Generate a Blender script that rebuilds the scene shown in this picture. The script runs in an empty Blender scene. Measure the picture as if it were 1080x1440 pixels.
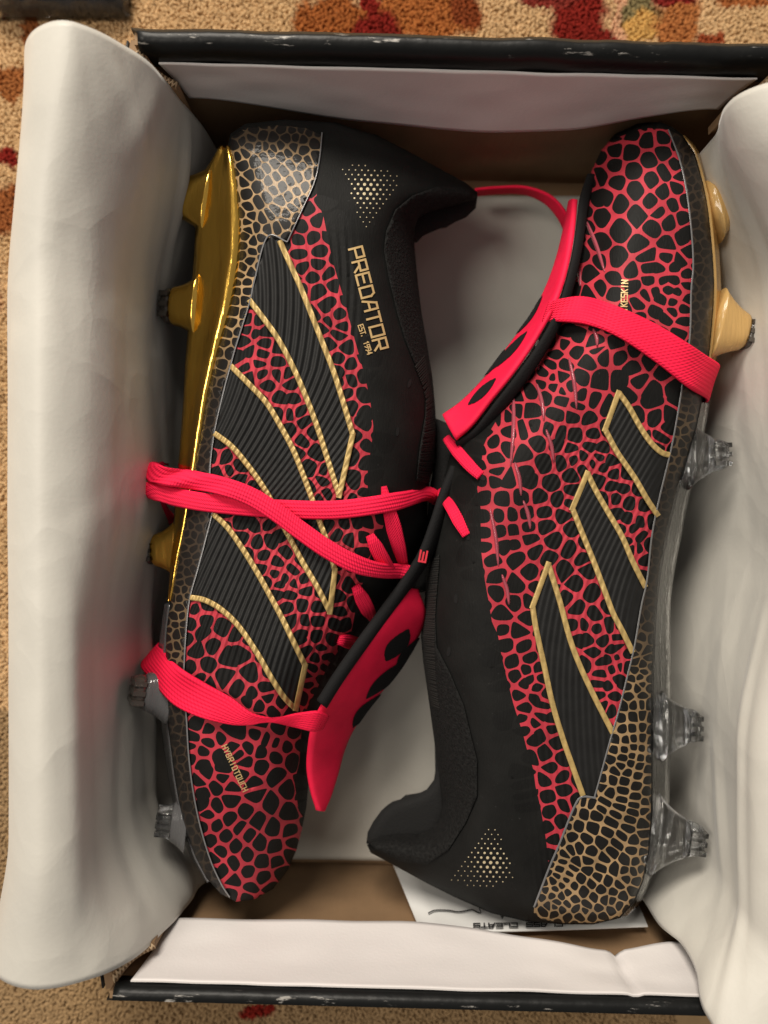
import bpy, bmesh, math, random
import numpy as np
from mathutils import Vector, noise
from mathutils.geometry import delaunay_2d_cdt

random.seed(7)
np.random.seed(7)
S = bpy.context.scene
COL = S.collection

# ------------------------------------------------------------------ camera, light, exposure
H = 0.38            # camera height above the box floor (m)
F = 1100.0          # focal length in photograph pixels
cam_d = bpy.data.cameras.new('camera')
cam = bpy.data.objects.new('camera', cam_d)
COL.objects.link(cam)
cam.location = (0, 0, H)
cam.rotation_euler = (0, 0, 0)
cam_d.sensor_fit = 'VERTICAL'
cam_d.angle = 2 * math.atan(720 / F)
cam_d.dof.use_dof = True
cam_d.dof.focus_distance = 0.296
cam_d.dof.aperture_fstop = 3.8
cam_d.clip_start = 0.01
cam_d.clip_end = 50
S.camera = cam

world = bpy.data.worlds.new('World')
S.world = world
world.use_nodes = True
bg = world.node_tree.nodes['Background']
bg.inputs['Color'].default_value = (1.0, 0.93, 0.87, 1)
bg.inputs['Strength'].default_value = 0.23


def area(name, loc, target, size, energy, col):
    l = bpy.data.lights.new(name, 'AREA')
    l.shape = 'DISK'
    l.size = size
    l.energy = energy
    l.color = col
    o = bpy.data.objects.new(name, l)
    COL.objects.link(o)
    o.location = loc
    o.rotation_euler = (Vector(target) - Vector(loc)).to_track_quat('-Z', 'Y').to_euler()
    return o


area('ceiling_lamp', (-0.35, 1.36, 1.18), (0, 0, 0.05), 0.75, 36, (1.0, 0.92, 0.81))
area('side_lamp', (-0.95, 0.22, 1.55), (0, 0, 0.05), 0.70, 13, (1.0, 0.92, 0.81))

S.view_settings.view_transform = 'Standard'
S.view_settings.look = 'None'
S.view_settings.gamma = 1
S.view_settings.exposure = 0.0
S.cycles.max_bounces = 10
S.cycles.transparent_max_bounces = 12
S.cycles.caustics_refractive = False
S.cycles.caustics_reflective = False
S.cycles.use_denoising = True

# ------------------------------------------------------------------ helpers


def P(px, py, z):
    """photograph pixel at height z -> world point(s)"""
    px = np.asarray(px, float); py = np.asarray(py, float); z = np.asarray(z, float)
    k = (H - z) / F
    return np.stack([(px - 540) * k, (720 - py) * k, z + 0 * px], -1)


def tag(o, label=None, cat=None, group=None, kind=None):
    if label: o['label'] = label
    if cat: o['category'] = cat
    if group: o['group'] = group
    if kind: o['kind'] = kind
    return o


def empty(name, loc=(0, 0, 0), rz=0):
    o = bpy.data.objects.new(name, None)
    COL.objects.link(o)
    o.location = loc
    o.rotation_euler = (0, 0, rz)
    o.empty_display_size = 0.02
    return o


def make(name, verts, faces, mats, parent=None, smooth=True, midx=None, attrs=None, uv=None, loc=None):
    me = bpy.data.meshes.new(name)
    verts = np.asarray(verts, float)
    if loc is not None:
        verts = verts - np.asarray(loc)
    me.from_pydata([tuple(v) for v in verts], [], [tuple(int(i) for i in f) for f in faces])
    if not isinstance(mats, (list, tuple)):
        mats = [mats]
    for m in mats:
        me.materials.append(m)
    if midx is not None:
        me.polygons.foreach_set('material_index', np.asarray(midx, np.int32))
    if smooth:
        me.polygons.foreach_set('use_smooth', np.ones(len(me.polygons), bool))
    if attrs:
        for k, a in attrs.items():
            a = np.asarray(a, np.float32)
            if a.ndim == 1:
                at = me.attributes.new(k, 'FLOAT', 'POINT')
                at.data.foreach_set('value', a)
            else:
                at = me.attributes.new(k, 'FLOAT_COLOR', 'POINT')
                at.data.foreach_set('color', a.ravel())
    if uv is not None:
        l = me.uv_layers.new(name='UVMap')
        idx = np.zeros(len(me.loops), np.int32)
        me.loops.foreach_get('vertex_index', idx)
        l.data.foreach_set('uv', np.asarray(uv, np.float32)[idx].ravel())
    me.update()
    o = bpy.data.objects.new(name, me)
    COL.objects.link(o)
    if loc is not None:
        o.location = loc
    if parent is not None:
        o.parent = parent
    return o


def smooth_path(pts, n):
    """Catmull-Rom through pts (any dimension), n samples, even in arc length"""
    p = np.asarray(pts, float)
    if len(p) == 2:
        t = np.linspace(0, 1, n)[:, None]
        return p[0] * (1 - t) + p[1] * t
    q = np.vstack([2 * p[0] - p[1], p, 2 * p[-1] - p[-2]])
    out = []
    for i in range(1, len(q) - 2):
        t = np.linspace(0, 1, 16, endpoint=False)[:, None]
        a, b, c, d = q[i - 1], q[i], q[i + 1], q[i + 2]
        out.append(0.5 * ((2 * b) + (c - a) * t + (2 * a - 5 * b + 4 * c - d) * t ** 2 + (-a + 3 * b - 3 * c + d) * t ** 3))
    out.append(p[-1:])
    o = np.vstack(out)
    s = np.concatenate([[0], np.cumsum(np.linalg.norm(np.diff(o, axis=0), axis=1) + 1e-9)])
    u = np.linspace(0, s[-1], n)
    return np.stack([np.interp(u, s, o[:, k]) for k in range(o.shape[1])], -1)


def resample_poly(poly, step):
    p = np.asarray(poly, float)
    out = []
    for i in range(len(p)):
        a, b = p[i], p[(i + 1) % len(p)]
        n = max(1, int(round(np.linalg.norm(b - a) / step)))
        for k in range(n):
            out.append(a + (b - a) * k / n)
    return np.array(out)


def round_poly(poly, it=2, r=0.25):
    p = np.asarray(poly, float)
    for _ in range(it):
        q = np.roll(p, -1, 0)
        p = np.stack([p * (1 - r) + q * r, p * r + q * (1 - r)], 1).reshape(-1, 2)
    return p


def inside(poly, pts):
    p = np.asarray(poly, float); pts = np.asarray(pts, float)
    q = np.roll(p, 1, 0)
    r = np.zeros(len(pts), bool)
    sl = (q[:, 0] - p[:, 0]) / np.where(q[:, 1] == p[:, 1], 1e9, q[:, 1] - p[:, 1])
    for a in range(0, len(pts), 4000):
        x = pts[a:a + 4000, 0][:, None]; y = pts[a:a + 4000, 1][:, None]
        c = ((p[None, :, 1] > y) != (q[None, :, 1] > y)) & (x < sl * (y - p[None, :, 1]) + p[None, :, 0])
        r[a:a + 4000] = c.sum(1) % 2 == 1
    return r


def dist_poly(poly, pts, closed=True):
    p = np.asarray(poly, float); pts = np.asarray(pts, float)
    a_, b_ = (p, np.roll(p, -1, 0)) if closed else (p[:-1], p[1:])
    ab = b_ - a_; L2 = (ab ** 2).sum(1) + 1e-12
    d = np.zeros(len(pts))
    for k in range(0, len(pts), 3000):
        dx = pts[k:k + 3000, 0][:, None] - a_[None, :, 0]; dy = pts[k:k + 3000, 1][:, None] - a_[None, :, 1]
        t = np.clip((dx * ab[:, 0] + dy * ab[:, 1]) / L2, 0, 1)
        d[k:k + 3000] = np.sqrt(((dx - t * ab[:, 0]) ** 2 + (dy - t * ab[:, 1]) ** 2).min(1))
    return d


def sstep(a, b, x):
    t = np.clip((np.asarray(x, float) - a) / (b - a), 0, 1)
    return t * t * (3 - 2 * t)

# ------------------------------------------------------------------ materials


class NT:
    def __init__(s, m):
        s.t = m.node_tree; s.n = s.t.nodes; s.l = s.t.links

    def add(s, typ, **kw):
        n = s.n.new(typ)
        for k, v in kw.items():
            if k.startswith('i_'):
                n.inputs[k[2:].replace('_', ' ')].default_value = v
            else:
                setattr(n, k, v)
        return n

    def link(s, a, b):
        s.l.new(a, b)

    def math(s, op, a, b=None):
        n = s.add('ShaderNodeMath', operation=op)
        for i, v in enumerate((a, b)):
            if v is None: continue
            if isinstance(v, (int, float)): n.inputs[i].default_value = v
            else: s.link(v, n.inputs[i])
        return n.outputs[0]

    def mix(s, fac, a, b):
        n = s.add('ShaderNodeMix', data_type='RGBA')
        for key, v in ((0, fac), (6, a), (7, b)):
            if isinstance(v, (int, float)): n.inputs[key].default_value = v
            elif isinstance(v, tuple): n.inputs[key].default_value = (*v, 1)
            else: s.link(v, n.inputs[key])
        return n.outputs[2]

    def noise(s, scale, detail=3, vec=None, rough=0.5):
        n = s.add('ShaderNodeTexNoise')
        n.inputs['Scale'].default_value = scale
        n.inputs['Detail'].default_value = detail
        n.inputs['Roughness'].default_value = rough
        if vec is not None: s.link(vec, n.inputs['Vector'])
        return n.outputs['Fac']

    def obj(s):
        return s.add('ShaderNodeTexCoord').outputs['Object']

    def bump(s, h, dist, strength=1.0, prev=None):
        n = s.add('ShaderNodeBump')
        n.inputs['Distance'].default_value = dist
        n.inputs['Strength'].default_value = strength
        s.link(h, n.inputs['Height'])
        if prev is not None: s.link(prev, n.inputs['Normal'])
        return n.outputs['Normal']

    def attr(s, name, out='Fac'):
        return s.add('ShaderNodeAttribute', attribute_name=name).outputs[out]


def mat(name, base, rough=0.6, metal=0.0, var=0.0, vscale=60, grain=0.0, gscale=2500, coat=0.0, sheen=0.0, spec=0.5, crough=0.1):
    m = bpy.data.materials.new(name)
    m.use_nodes = True
    t = NT(m)
    b = t.n['Principled BSDF']
    b.inputs['Base Color'].default_value = (*base, 1)
    b.inputs['Roughness'].default_value = rough
    b.inputs['Metallic'].default_value = metal
    b.inputs['Specular IOR Level'].default_value = spec
    b.inputs['Coat Weight'].default_value = coat
    b.inputs['Coat Roughness'].default_value = crough
    b.inputs['Sheen Weight'].default_value = sheen
    if var:
        o = t.obj()
        f = t.noise(vscale, 5, o)
        mr = t.add('ShaderNodeMapRange')
        mr.inputs['From Min'].default_value = 0.3; mr.inputs['From Max'].default_value = 0.7
        t.link(f, mr.inputs['Value'])
        c = t.mix(mr.outputs[0], tuple(x * (1 - var) for x in base), tuple(min(1, x * (1 + var)) for x in base))
        t.link(c, b.inputs['Base Color'])
    if grain:
        o = t.obj()
        t.link(t.bump(t.noise(gscale, 2, o), grain), b.inputs['Normal'])
    return m, t, b


def simple(*a, **k):
    return mat(*a, **k)[0]


# black knit of the uppers: fine vertical knit grain and light lint
def knit(name, base, rough, rib=0.00022, sheen=0.12):
    m, t, b = mat(name, base, rough, var=0.25, vscale=90, sheen=0.0, spec=0.16)
    o = t.obj()
    mp = t.add('ShaderNodeMapping')
    mp.inputs['Scale'].default_value = (1500, 420, 1500)
    t.link(o, mp.inputs['Vector'])
    g = t.noise(1.0, 2, mp.outputs[0])
    n1 = t.bump(g, 0.00012)
    ph = t.math('SINE', t.attr('rib'))
    am = t.math('MULTIPLY', ph, t.attr('ribmask'))
    sp = t.add('ShaderNodeMapRange')
    sp.inputs['From Min'].default_value = 0.70; sp.inputs['From Max'].default_value = 0.80
    t.link(t.noise(700, 2, o), sp.inputs['Value'])
    src = b.inputs['Base Color'].links[0].from_socket
    t.link(t.mix(t.math('MULTIPLY', sp.outputs[0], 0.5), src, tuple(min(1, x + .035) for x in base)), b.inputs['Base Color'])
    n2 = t.bump(am, rib, prev=n1)
    t.link(n2, b.inputs['Normal'])
    return m


M_KNIT = knit('black_knit', (0.0090, 0.0090, 0.0085), 0.7)
M_SCALE = knit('black_scale_print', (0.007, 0.007, 0.0067), 0.62)
M_PINK = knit('pink_print', (0.47, 0.040, 0.060), 0.5, sheen=0.0)
M_RIB = simple('ribbed_black_rubber', (0.0105, 0.0105, 0.0105), 0.52, spec=0.25, var=0.2, vscale=200, grain=0.00003, gscale=3000)
M_TRIM = simple('gold_trim', (0.50, 0.35, 0.13), 0.42, metal=0.25, var=0.18, vscale=500, grain=0.00003)
M_LETTER = simple('gold_letter', (0.66, 0.46, 0.21), 0.40, metal=0.25)
M_DOT = simple('pale_gold_dot', (0.62, 0.52, 0.33), 0.45, metal=0.1)
M_HOLE = simple('eyelet_dark', (0.0015, 0.0015, 0.0015), 0.9)


def snake(name, base, dark, rough):
    m, t, b = mat(name, base, rough + .1, coat=0.16, crough=0.12, spec=0.2)
    o = t.obj()
    v = t.noise(120, 4, o)
    mr = t.add('ShaderNodeMapRange')
    mr.inputs['From Min'].default_value = 0.35; mr.inputs['From Max'].default_value = 0.65
    t.link(v, mr.inputs['Value'])
    c0 = t.mix(mr.outputs[0], tuple(x * 0.72 for x in base), tuple(min(1, x * 1.2) for x in base))
    c = t.mix(t.attr('fade'), c0, dark)
    t.link(c, b.inputs['Base Color'])
    n = t.noise(260, 3, o)
    t.link(t.bump(n, 0.0004), b.inputs['Coat Normal'])
    return m


M_SNAKE_LINE = snake('tan_snake_line', (0.36, 0.24, 0.125), (0.026, 0.019, 0.015), 0.42)
M_SNAKE_CELL = snake('dark_snake_cell', (0.008, 0.0075, 0.007), (0.012, 0.010, 0.009), 0.42)

# polished gold with uneven lacquer
M_GOLD, t, b = mat('gold_chrome', (1.0, 0.61, 0.115), 0.15, metal=1.0)
o_ = t.obj()
mp = t.add('ShaderNodeMapping'); mp.inputs['Scale'].default_value = (260, 60, 260)
t.link(o_, mp.inputs['Vector'])
nz = t.noise(1.0, 4, mp.outputs[0])
mr = t.add('ShaderNodeMapRange'); mr.inputs['To Min'].default_value = 0.09; mr.inputs['To Max'].default_value = 0.22
t.link(nz, mr.inputs['Value']); t.link(mr.outputs[0], b.inputs['Roughness'])
t.link(t.bump(nz, 0.0004), b.inputs['Normal'])


def clear(name, base, rough, trans=0.9):
    m, t, b = mat(name, base, rough, coat=0.3)
    b.inputs['Transmission Weight'].default_value = trans
    b.inputs['IOR'].default_value = 1.42
    o = t.obj()
    mp = t.add('ShaderNodeMapping'); mp.inputs['Scale'].default_value = (900, 90, 300)
    t.link(o, mp.inputs['Vector'])
    t.link(t.bump(t.noise(1, 3, mp.outputs[0]), 0.0003), b.inputs['Normal'])
    return m


M_CLEAR = clear('clear_sole', (0.96, 0.97, 0.98), 0.03, 1.0)
M_GOLD_MATTE = clear('gold_tinted_plastic', (0.74, 0.46, 0.165), 0.20, 0.30)
M_SMOKE = clear('smoky_clear_sole', (0.40, 0.40, 0.41), 0.12, 0.75)
M_TIP = clear('smoky_stud_tip', (0.22, 0.19, 0.16), 0.12, 0.7)
M_BEAD = simple('clear_edge_bead', (0.16, 0.16, 0.165), 0.22, coat=0.6)
M_FIN = clear('pink_fin', (0.80, 0.16, 0.22), 0.22, 0.55)


# woven neon textiles use the UV map: u across 0-1, v along in metres
def woven(name, base, lines, vfreq, depth, rough=0.72):
    m, t, b = mat(name, base, rough, spec=0.25)
    uv = t.add('ShaderNodeTexCoord').outputs['UV']
    sp = t.add('ShaderNodeSeparateXYZ'); t.link(uv, sp.inputs[0])
    u, v = sp.outputs[0], sp.outputs[1]
    a = t.math('SINE', t.math('MULTIPLY', u, 2 * math.pi * lines))
    c = t.math('SINE', t.math('ADD', t.math('MULTIPLY', v, 2 * math.pi * vfreq), t.math('MULTIPLY', u, 2 * math.pi * lines)))
    h = t.math('ADD', t.math('MULTIPLY', a, 0.6), t.math('MULTIPLY', c, 0.45))
    o = t.obj()
    n1 = t.bump(t.noise(2500, 2, o), 0.0001)
    t.link(t.bump(h, depth, prev=n1), b.inputs['Normal'])
    f = t.math('MULTIPLY', t.math('ADD', h, 1.0), 0.5)
    t.link(t.mix(f, tuple(x * 0.90 for x in base), base), b.inputs['Base Color'])
    return m


M_LACE = woven('neon_lace', (1.0, 0.014, 0.075), 5, 900, 0.00016)
M_ELASTIC = woven('neon_elastic', (1.0, 0.011, 0.066), 9, 620, 0.00013)
M_TONGUE = simple('red_tongue_fabric', (0.86, 0.012, 0.062), 0.66, var=0.10, vscale=90, grain=0.00012, gscale=2200, spec=0.25)
M_TONGUE_BLACK = simple('black_tongue_foam', (0.008, 0.008, 0.0085), 0.85, grain=0.0002, gscale=1500, spec=0.25)
M_COLLAR = simple('black_collar_knit', (0.0075, 0.0075, 0.0072), 0.9, var=0.7, vscale=900, grain=0.0006, gscale=1000, spec=0.25)
M_LINING = simple('black_lining', (0.005, 0.005, 0.005), 0.9, grain=0.0003, gscale=1400)

# paper, card
M_PAPER, t, b = mat('grey_tissue_paper', (0.57, 0.55, 0.495), 0.50, var=0.05, vscale=25, sheen=0.25)
o_ = t.obj()
wn = t.add('ShaderNodeTexNoise'); wn.inputs['Scale'].default_value = 18
t.link(o_, wn.inputs['Vector'])
wv = t.add('ShaderNodeMix', data_type='VECTOR'); wv.inputs[0].default_value = 0.06
t.link(o_, wv.inputs[4]); t.link(wn.outputs['Color'], wv.inputs[5])
v1 = t.add('ShaderNodeTexVoronoi'); v1.inputs['Scale'].default_value = 24; t.link(wv.outputs[1], v1.inputs['Vector'])
v2_ = t.add('ShaderNodeTexVoronoi'); v2_.inputs['Scale'].default_value = 62; t.link(wv.outputs[1], v2_.inputs['Vector'])
n0 = t.bump(v1.outputs['Distance'], 0.0050, 0.22)
n1 = t.bump(v2_.outputs['Distance'], 0.0016, 0.22, prev=n0)
n2 = t.bump(t.noise(700, 3, o_), 0.00008, 0.8, prev=n1)
t.link(n2, b.inputs['Normal'])
M_WHITE = simple('white_liner', (0.70, 0.665, 0.65), 0.55, var=0.025, vscale=25, grain=0.00006, gscale=900)
M_BROWN, t, b = mat('brown_cardboard', (0.27, 0.165, 0.085), 0.8, var=0.14, vscale=45)
o_ = t.obj()
mp = t.add('ShaderNodeMapping'); mp.inputs['Scale'].default_value = (260, 30, 30)
t.link(o_, mp.inputs['Vector'])
n1 = t.bump(t.noise(1.0, 3, mp.outputs[0]), 0.0006, 0.5)
t.link(t.bump(t.noise(1600, 2, o_), 0.0001, prev=n1), b.inputs['Normal'])
M_CUT = simple('cut_cardboard', (0.50, 0.36, 0.22), 0.85, var=0.2, vscale=300, grain=0.0003, gscale=900)
M_CARD = simple('white_card', (0.80, 0.80, 0.78), 0.45)
M_INK = simple('black_ink', (0.012, 0.012, 0.012), 0.6)
M_RED_MARK = simple('red_mark', (0.62, 0.02, 0.04), 0.6)

# printed black paper of the box with scuffed folds
M_BOX, t, b = mat('black_box_print', (0.010, 0.011, 0.011), 0.40, spec=0.22)
o_ = t.obj()
sp = t.add('ShaderNodeSeparateXYZ'); t.link(o_, sp.inputs[0])
edge = t.add('ShaderNodeMapRange')
edge.inputs['From Min'].default_value = 0.1030; edge.inputs['From Max'].default_value = 0.1056
t.link(sp.outputs[2], edge.inputs['Value'])
mp = t.add('ShaderNodeMapping'); mp.inputs['Scale'].default_value = (70, 400, 200)
t.link(o_, mp.inputs['Vector'])
sc = t.noise(1.0, 6, mp.outputs[0], 0.7)
g = t.add('ShaderNodeMapRange'); g.inputs['From Min'].default_value = 0.61; g.inputs['From Max'].default_value = 0.67
t.link(sc, g.inputs['Value'])
sc2 = t.math('MULTIPLY', g.outputs[0], edge.outputs[0])
t.link(t.mix(sc2, (0.0065, 0.007, 0.007), (0.42, 0.40, 0.37)), b.inputs['Base Color'])
t.link(t.bump(t.noise(150, 3, o_), 0.0003), b.inputs['Normal'])

M_PILE, t, b = mat('carpet_pile', (0.5, 0.3, 0.14), 0.95, spec=0.15)
o_ = t.obj()
nv = t.noise(420, 3, o_)
cc = t.add('ShaderNodeHueSaturation')
t.link(t.attr('dye', 'Color'), cc.inputs['Color'])
mr = t.add('ShaderNodeMapRange'); mr.inputs['To Min'].default_value = 0.88; mr.inputs['To Max'].default_value = 1.12
t.link(nv, mr.inputs['Value']); t.link(mr.outputs[0], cc.inputs['Value'])
t.link(cc.outputs[0], b.inputs['Base Color'])

M_PACKET = simple('black_packet', (0.012, 0.011, 0.011), 0.5, grain=0.0008, gscale=120)
M_FILM, t, b = mat('clear_film', (0.95, 0.95, 0.95), 0.06)
b.inputs['Transmission Weight'].default_value = 0.96
b.inputs['IOR'].default_value = 1.25

# ------------------------------------------------------------------ the carpet
BLOBS = [  # dyed motifs: centre, radii (photograph px on the floor plane), colour
    (470, 30, 55, 40, (0.33, 0.105, 0.026)), (600, 22, 80, 34, (0.37, 0.125, 0.032)), (655, 18, 26, 20, (0.22, 0.05, 0.014)),
    (532, 46, 34, 26, (0.20, 0.014, 0.009)), (522, 6, 10, 30, (0.22, 0.016, 0.010)),
    (812, 20, 42, 50, (0.22, 0.016, 0.010)), (840, 55, 40, 16, (0.20, 0.016, 0.010)), (770, -8, 40, 16, (0.22, 0.03, 0.02)),
    (873, 22, 12, 40, (0.60, 0.34, 0.20)), (905, 22, 34, 22, (0.21, 0.165, 0.075)), (905, 40, 26, 20, (0.56, 0.33, 0.10)),
    (945, 8, 22, 10, (0.58, 0.34, 0.20)), (955, 30, 30, 45, (0.40, 0.15, 0.045)), (945, -5, 30, 16, (0.22, 0.02, 0.015)),
    (1000, 60, 22, 12, (0.28, 0.06, 0.02)), (1050, -4, 40, 12, (0.36, 0.12, 0.035)),
    (10, 222, 16, 12, (0.22, 0.016, 0.010)), (8, 292, 20, 36, (0.30, 0.10, 0.03)), (38, 42, 10, 26, (0.30, 0.10, 0.03)),
    (6, 12, 12, 14, (0.26, 0.06, 0.02)), (18, 120, 16, 22, (0.33, 0.12, 0.035)), (360, 1425, 26, 12, (0.22, 0.016, 0.010)),
    (-60, 420, 60, 70, (0.22, 0.016, 0.010)), (-70, 900, 60, 90, (0.33, 0.11, 0.03)), (300, -80, 90, 50, (0.33, 0.11, 0.03)),
    (900, -90, 120, 50, (0.22, 0.016, 0.010)), (1180, 300, 60, 80, (0.33, 0.11, 0.03)), (1180, 700, 60, 120, (0.22, 0.016, 0.010)),
    (120, 1520, 90, 40, (0.33, 0.11, 0.03)), (700, 1530, 120, 40, (0.22, 0.016, 0.010)),
]


def dye(x, y):
    k = F / (H + 0.004)
    px, py = 540 + x * k, 720 - y * k
    n1 = noise.noise(Vector((x * 90, y * 90, 1.3))); n2 = noise.noise(Vector((x * 90, y * 90, 7.7)))
    n3 = noise.noise(Vector((x * 300, y * 300, 3.1)))
    wx, wy = px + 14 * n1 + 5 * n3, py + 14 * n2 + 4 * n3
    f = 0.5 + 0.5 * noise.noise(Vector((x * 30, y * 30, 0.2)))
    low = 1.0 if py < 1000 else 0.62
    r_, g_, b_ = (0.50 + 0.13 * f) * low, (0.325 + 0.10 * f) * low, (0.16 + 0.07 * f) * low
    for cx, cy, rx, ry, col in BLOBS:
        ex, ey = (wx - cx) / rx, (wy - cy) / ry
        if abs(ex) > 1.2 or abs(ey) > 1.2: continue
        a = min(1, max(0, (1.12 - math.hypot(ex, ey)) / 0.24))
        r_ += (col[0] - r_) * a; g_ += (col[1] - g_) * a; b_ += (col[2] - b_) * a
    k = (0.92 + 0.16 * random.random()) * 1.06
    return (r_ * k, g_ * k, b_ * k)


CZ = -0.006
xs = np.linspace(-0.6, 0.6, 120); ys = np.linspace(-0.7, 0.7, 140)
V = [(x, y, CZ) for y in ys for x in xs]
Fc = [(j * 120 + i, j * 120 + i + 1, (j + 1) * 120 + i + 1, (j + 1) * 120 + i) for j in range(139) for i in range(119)]
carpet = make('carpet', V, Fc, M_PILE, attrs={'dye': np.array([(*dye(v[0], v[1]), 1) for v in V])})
tag(carpet, 'tan carpet with rust and dark red floral pattern under the box', 'carpet', kind='structure')

tv, tf, td = [], [], []
BOXR = (-0.098, 0.142, -0.172, 0.162)
step = 0.00115
for gy in np.arange(-0.262, 0.262, step):
    for gx in np.arange(-0.2, 0.2, step):
        if (BOXR[0] < gx < BOXR[1] and BOXR[2] < gy < BOXR[3]) or (gx > 0.142 and gy < 0.15) or (gx > -0.126 and -0.165 < gy < 0.15): continue
        x = gx + random.uniform(-1, 1) * 0.0006; y = gy + random.uniform(-1, 1) * 0.0006
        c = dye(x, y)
        h = random.uniform(0.0026, 0.0034); r = random.uniform(0.0006, 0.0009)
        lx, ly = random.uniform(-1, 1) * 0.0011, random.uniform(-1, 1) * 0.0011
        b0 = len(tv); a0 = random.random() * 6.28
        for k in range(4):
            an = a0 + k * math.pi / 2
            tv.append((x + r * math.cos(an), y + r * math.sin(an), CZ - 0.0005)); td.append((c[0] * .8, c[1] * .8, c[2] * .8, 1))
        for k in range(4):
            an = a0 + k * math.pi / 2
            tv.append((x + lx * .6 + r * 1.05 * math.cos(an), y + ly * .6 + r * 1.05 * math.sin(an), CZ + h * .7)); td.append((*c, 1))
        tv.append((x + lx, y + ly, CZ + h)); td.append((*c, 1))
        for k in range(4):
            k2 = (k + 1) % 4
            tf.append((b0 + k, b0 + k2, b0 + 4 + k2, b0 + 4 + k)); tf.append((b0 + 4 + k, b0 + 4 + k2, b0 + 8))
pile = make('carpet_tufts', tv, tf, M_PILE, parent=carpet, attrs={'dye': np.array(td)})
pile['kind'] = 'stuff'

# ------------------------------------------------------------------ the shoe box
BOX_ROT = math.radians(-1.5)
box = empty('shoe_box', (0.0225, -0.004, 0.0), BOX_ROT)
tag(box, 'open black shoe box with white inner flaps holding the pair of boots', 'shoe box')
BL, BW, BH = 0.1715, 0.1190, 0.105     # outer half length, outer half width, height
TE, TS = 0.0055, 0.004                 # end wall, side wall thickness


def slab(x0, x1, y0, y1, z0, z1):
    v = [(x0, y0, z0), (x1, y0, z0), (x1, y1, z0), (x0, y1, z0), (x0, y0, z1), (x1, y0, z1), (x1, y1, z1), (x0, y1, z1)]
    f = [(3, 2, 1, 0), (4, 5, 6, 7), (0, 1, 5, 4), (1, 2, 6, 5), (2, 3, 7, 6), (3, 0, 4, 7)]
    return v, f


v, f = slab(-BW, BW, -BL, BL, -0.0045, -0.0015)
make('base_panel', v, f, M_BROWN, box, smooth=False)


def sheet(name, rows, mats, parent, thick, flip=False, uv=None):
    """rows: [n][m] points -> thin closed sheet"""
    A = np.asarray(rows, float); n, m = A.shape[:2]
    du = np.gradient(A, axis=0); dv = np.gradient(A, axis=1)
    N = np.cross(du, dv); N /= np.linalg.norm(N, axis=2, keepdims=True) + 1e-12
    if flip: N = -N
    T = A + N * thick / 2; B = A - N * thick / 2
    V = np.vstack([T.reshape(-1, 3), B.reshape(-1, 3)]); o = n * m
    Fs = []
    for i in range(n - 1):
        for j in range(m - 1):
            a = i * m + j
            q = (a, a + m, a + m + 1, a + 1)
            Fs.append(q); Fs.append(tuple(o + k for k in reversed(q)))
    per = [j for j in range(m)] + [i * m + m - 1 for i in range(1, n)] + [(n - 1) * m + j for j in range(m - 2, -1, -1)] + [i * m for i in range(n - 2, 0, -1)]
    for k in range(len(per)):
        a, b2 = per[k], per[(k + 1) % len(per)]
        Fs.append((a, b2, o + b2, o + a))
    ob = make(name, V, Fs, mats, parent)
    sm = np.ones(len(Fs), bool); sm[-len(per):] = False
    ob.data.polygons.foreach_set('use_smooth', sm)
    return ob


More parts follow.
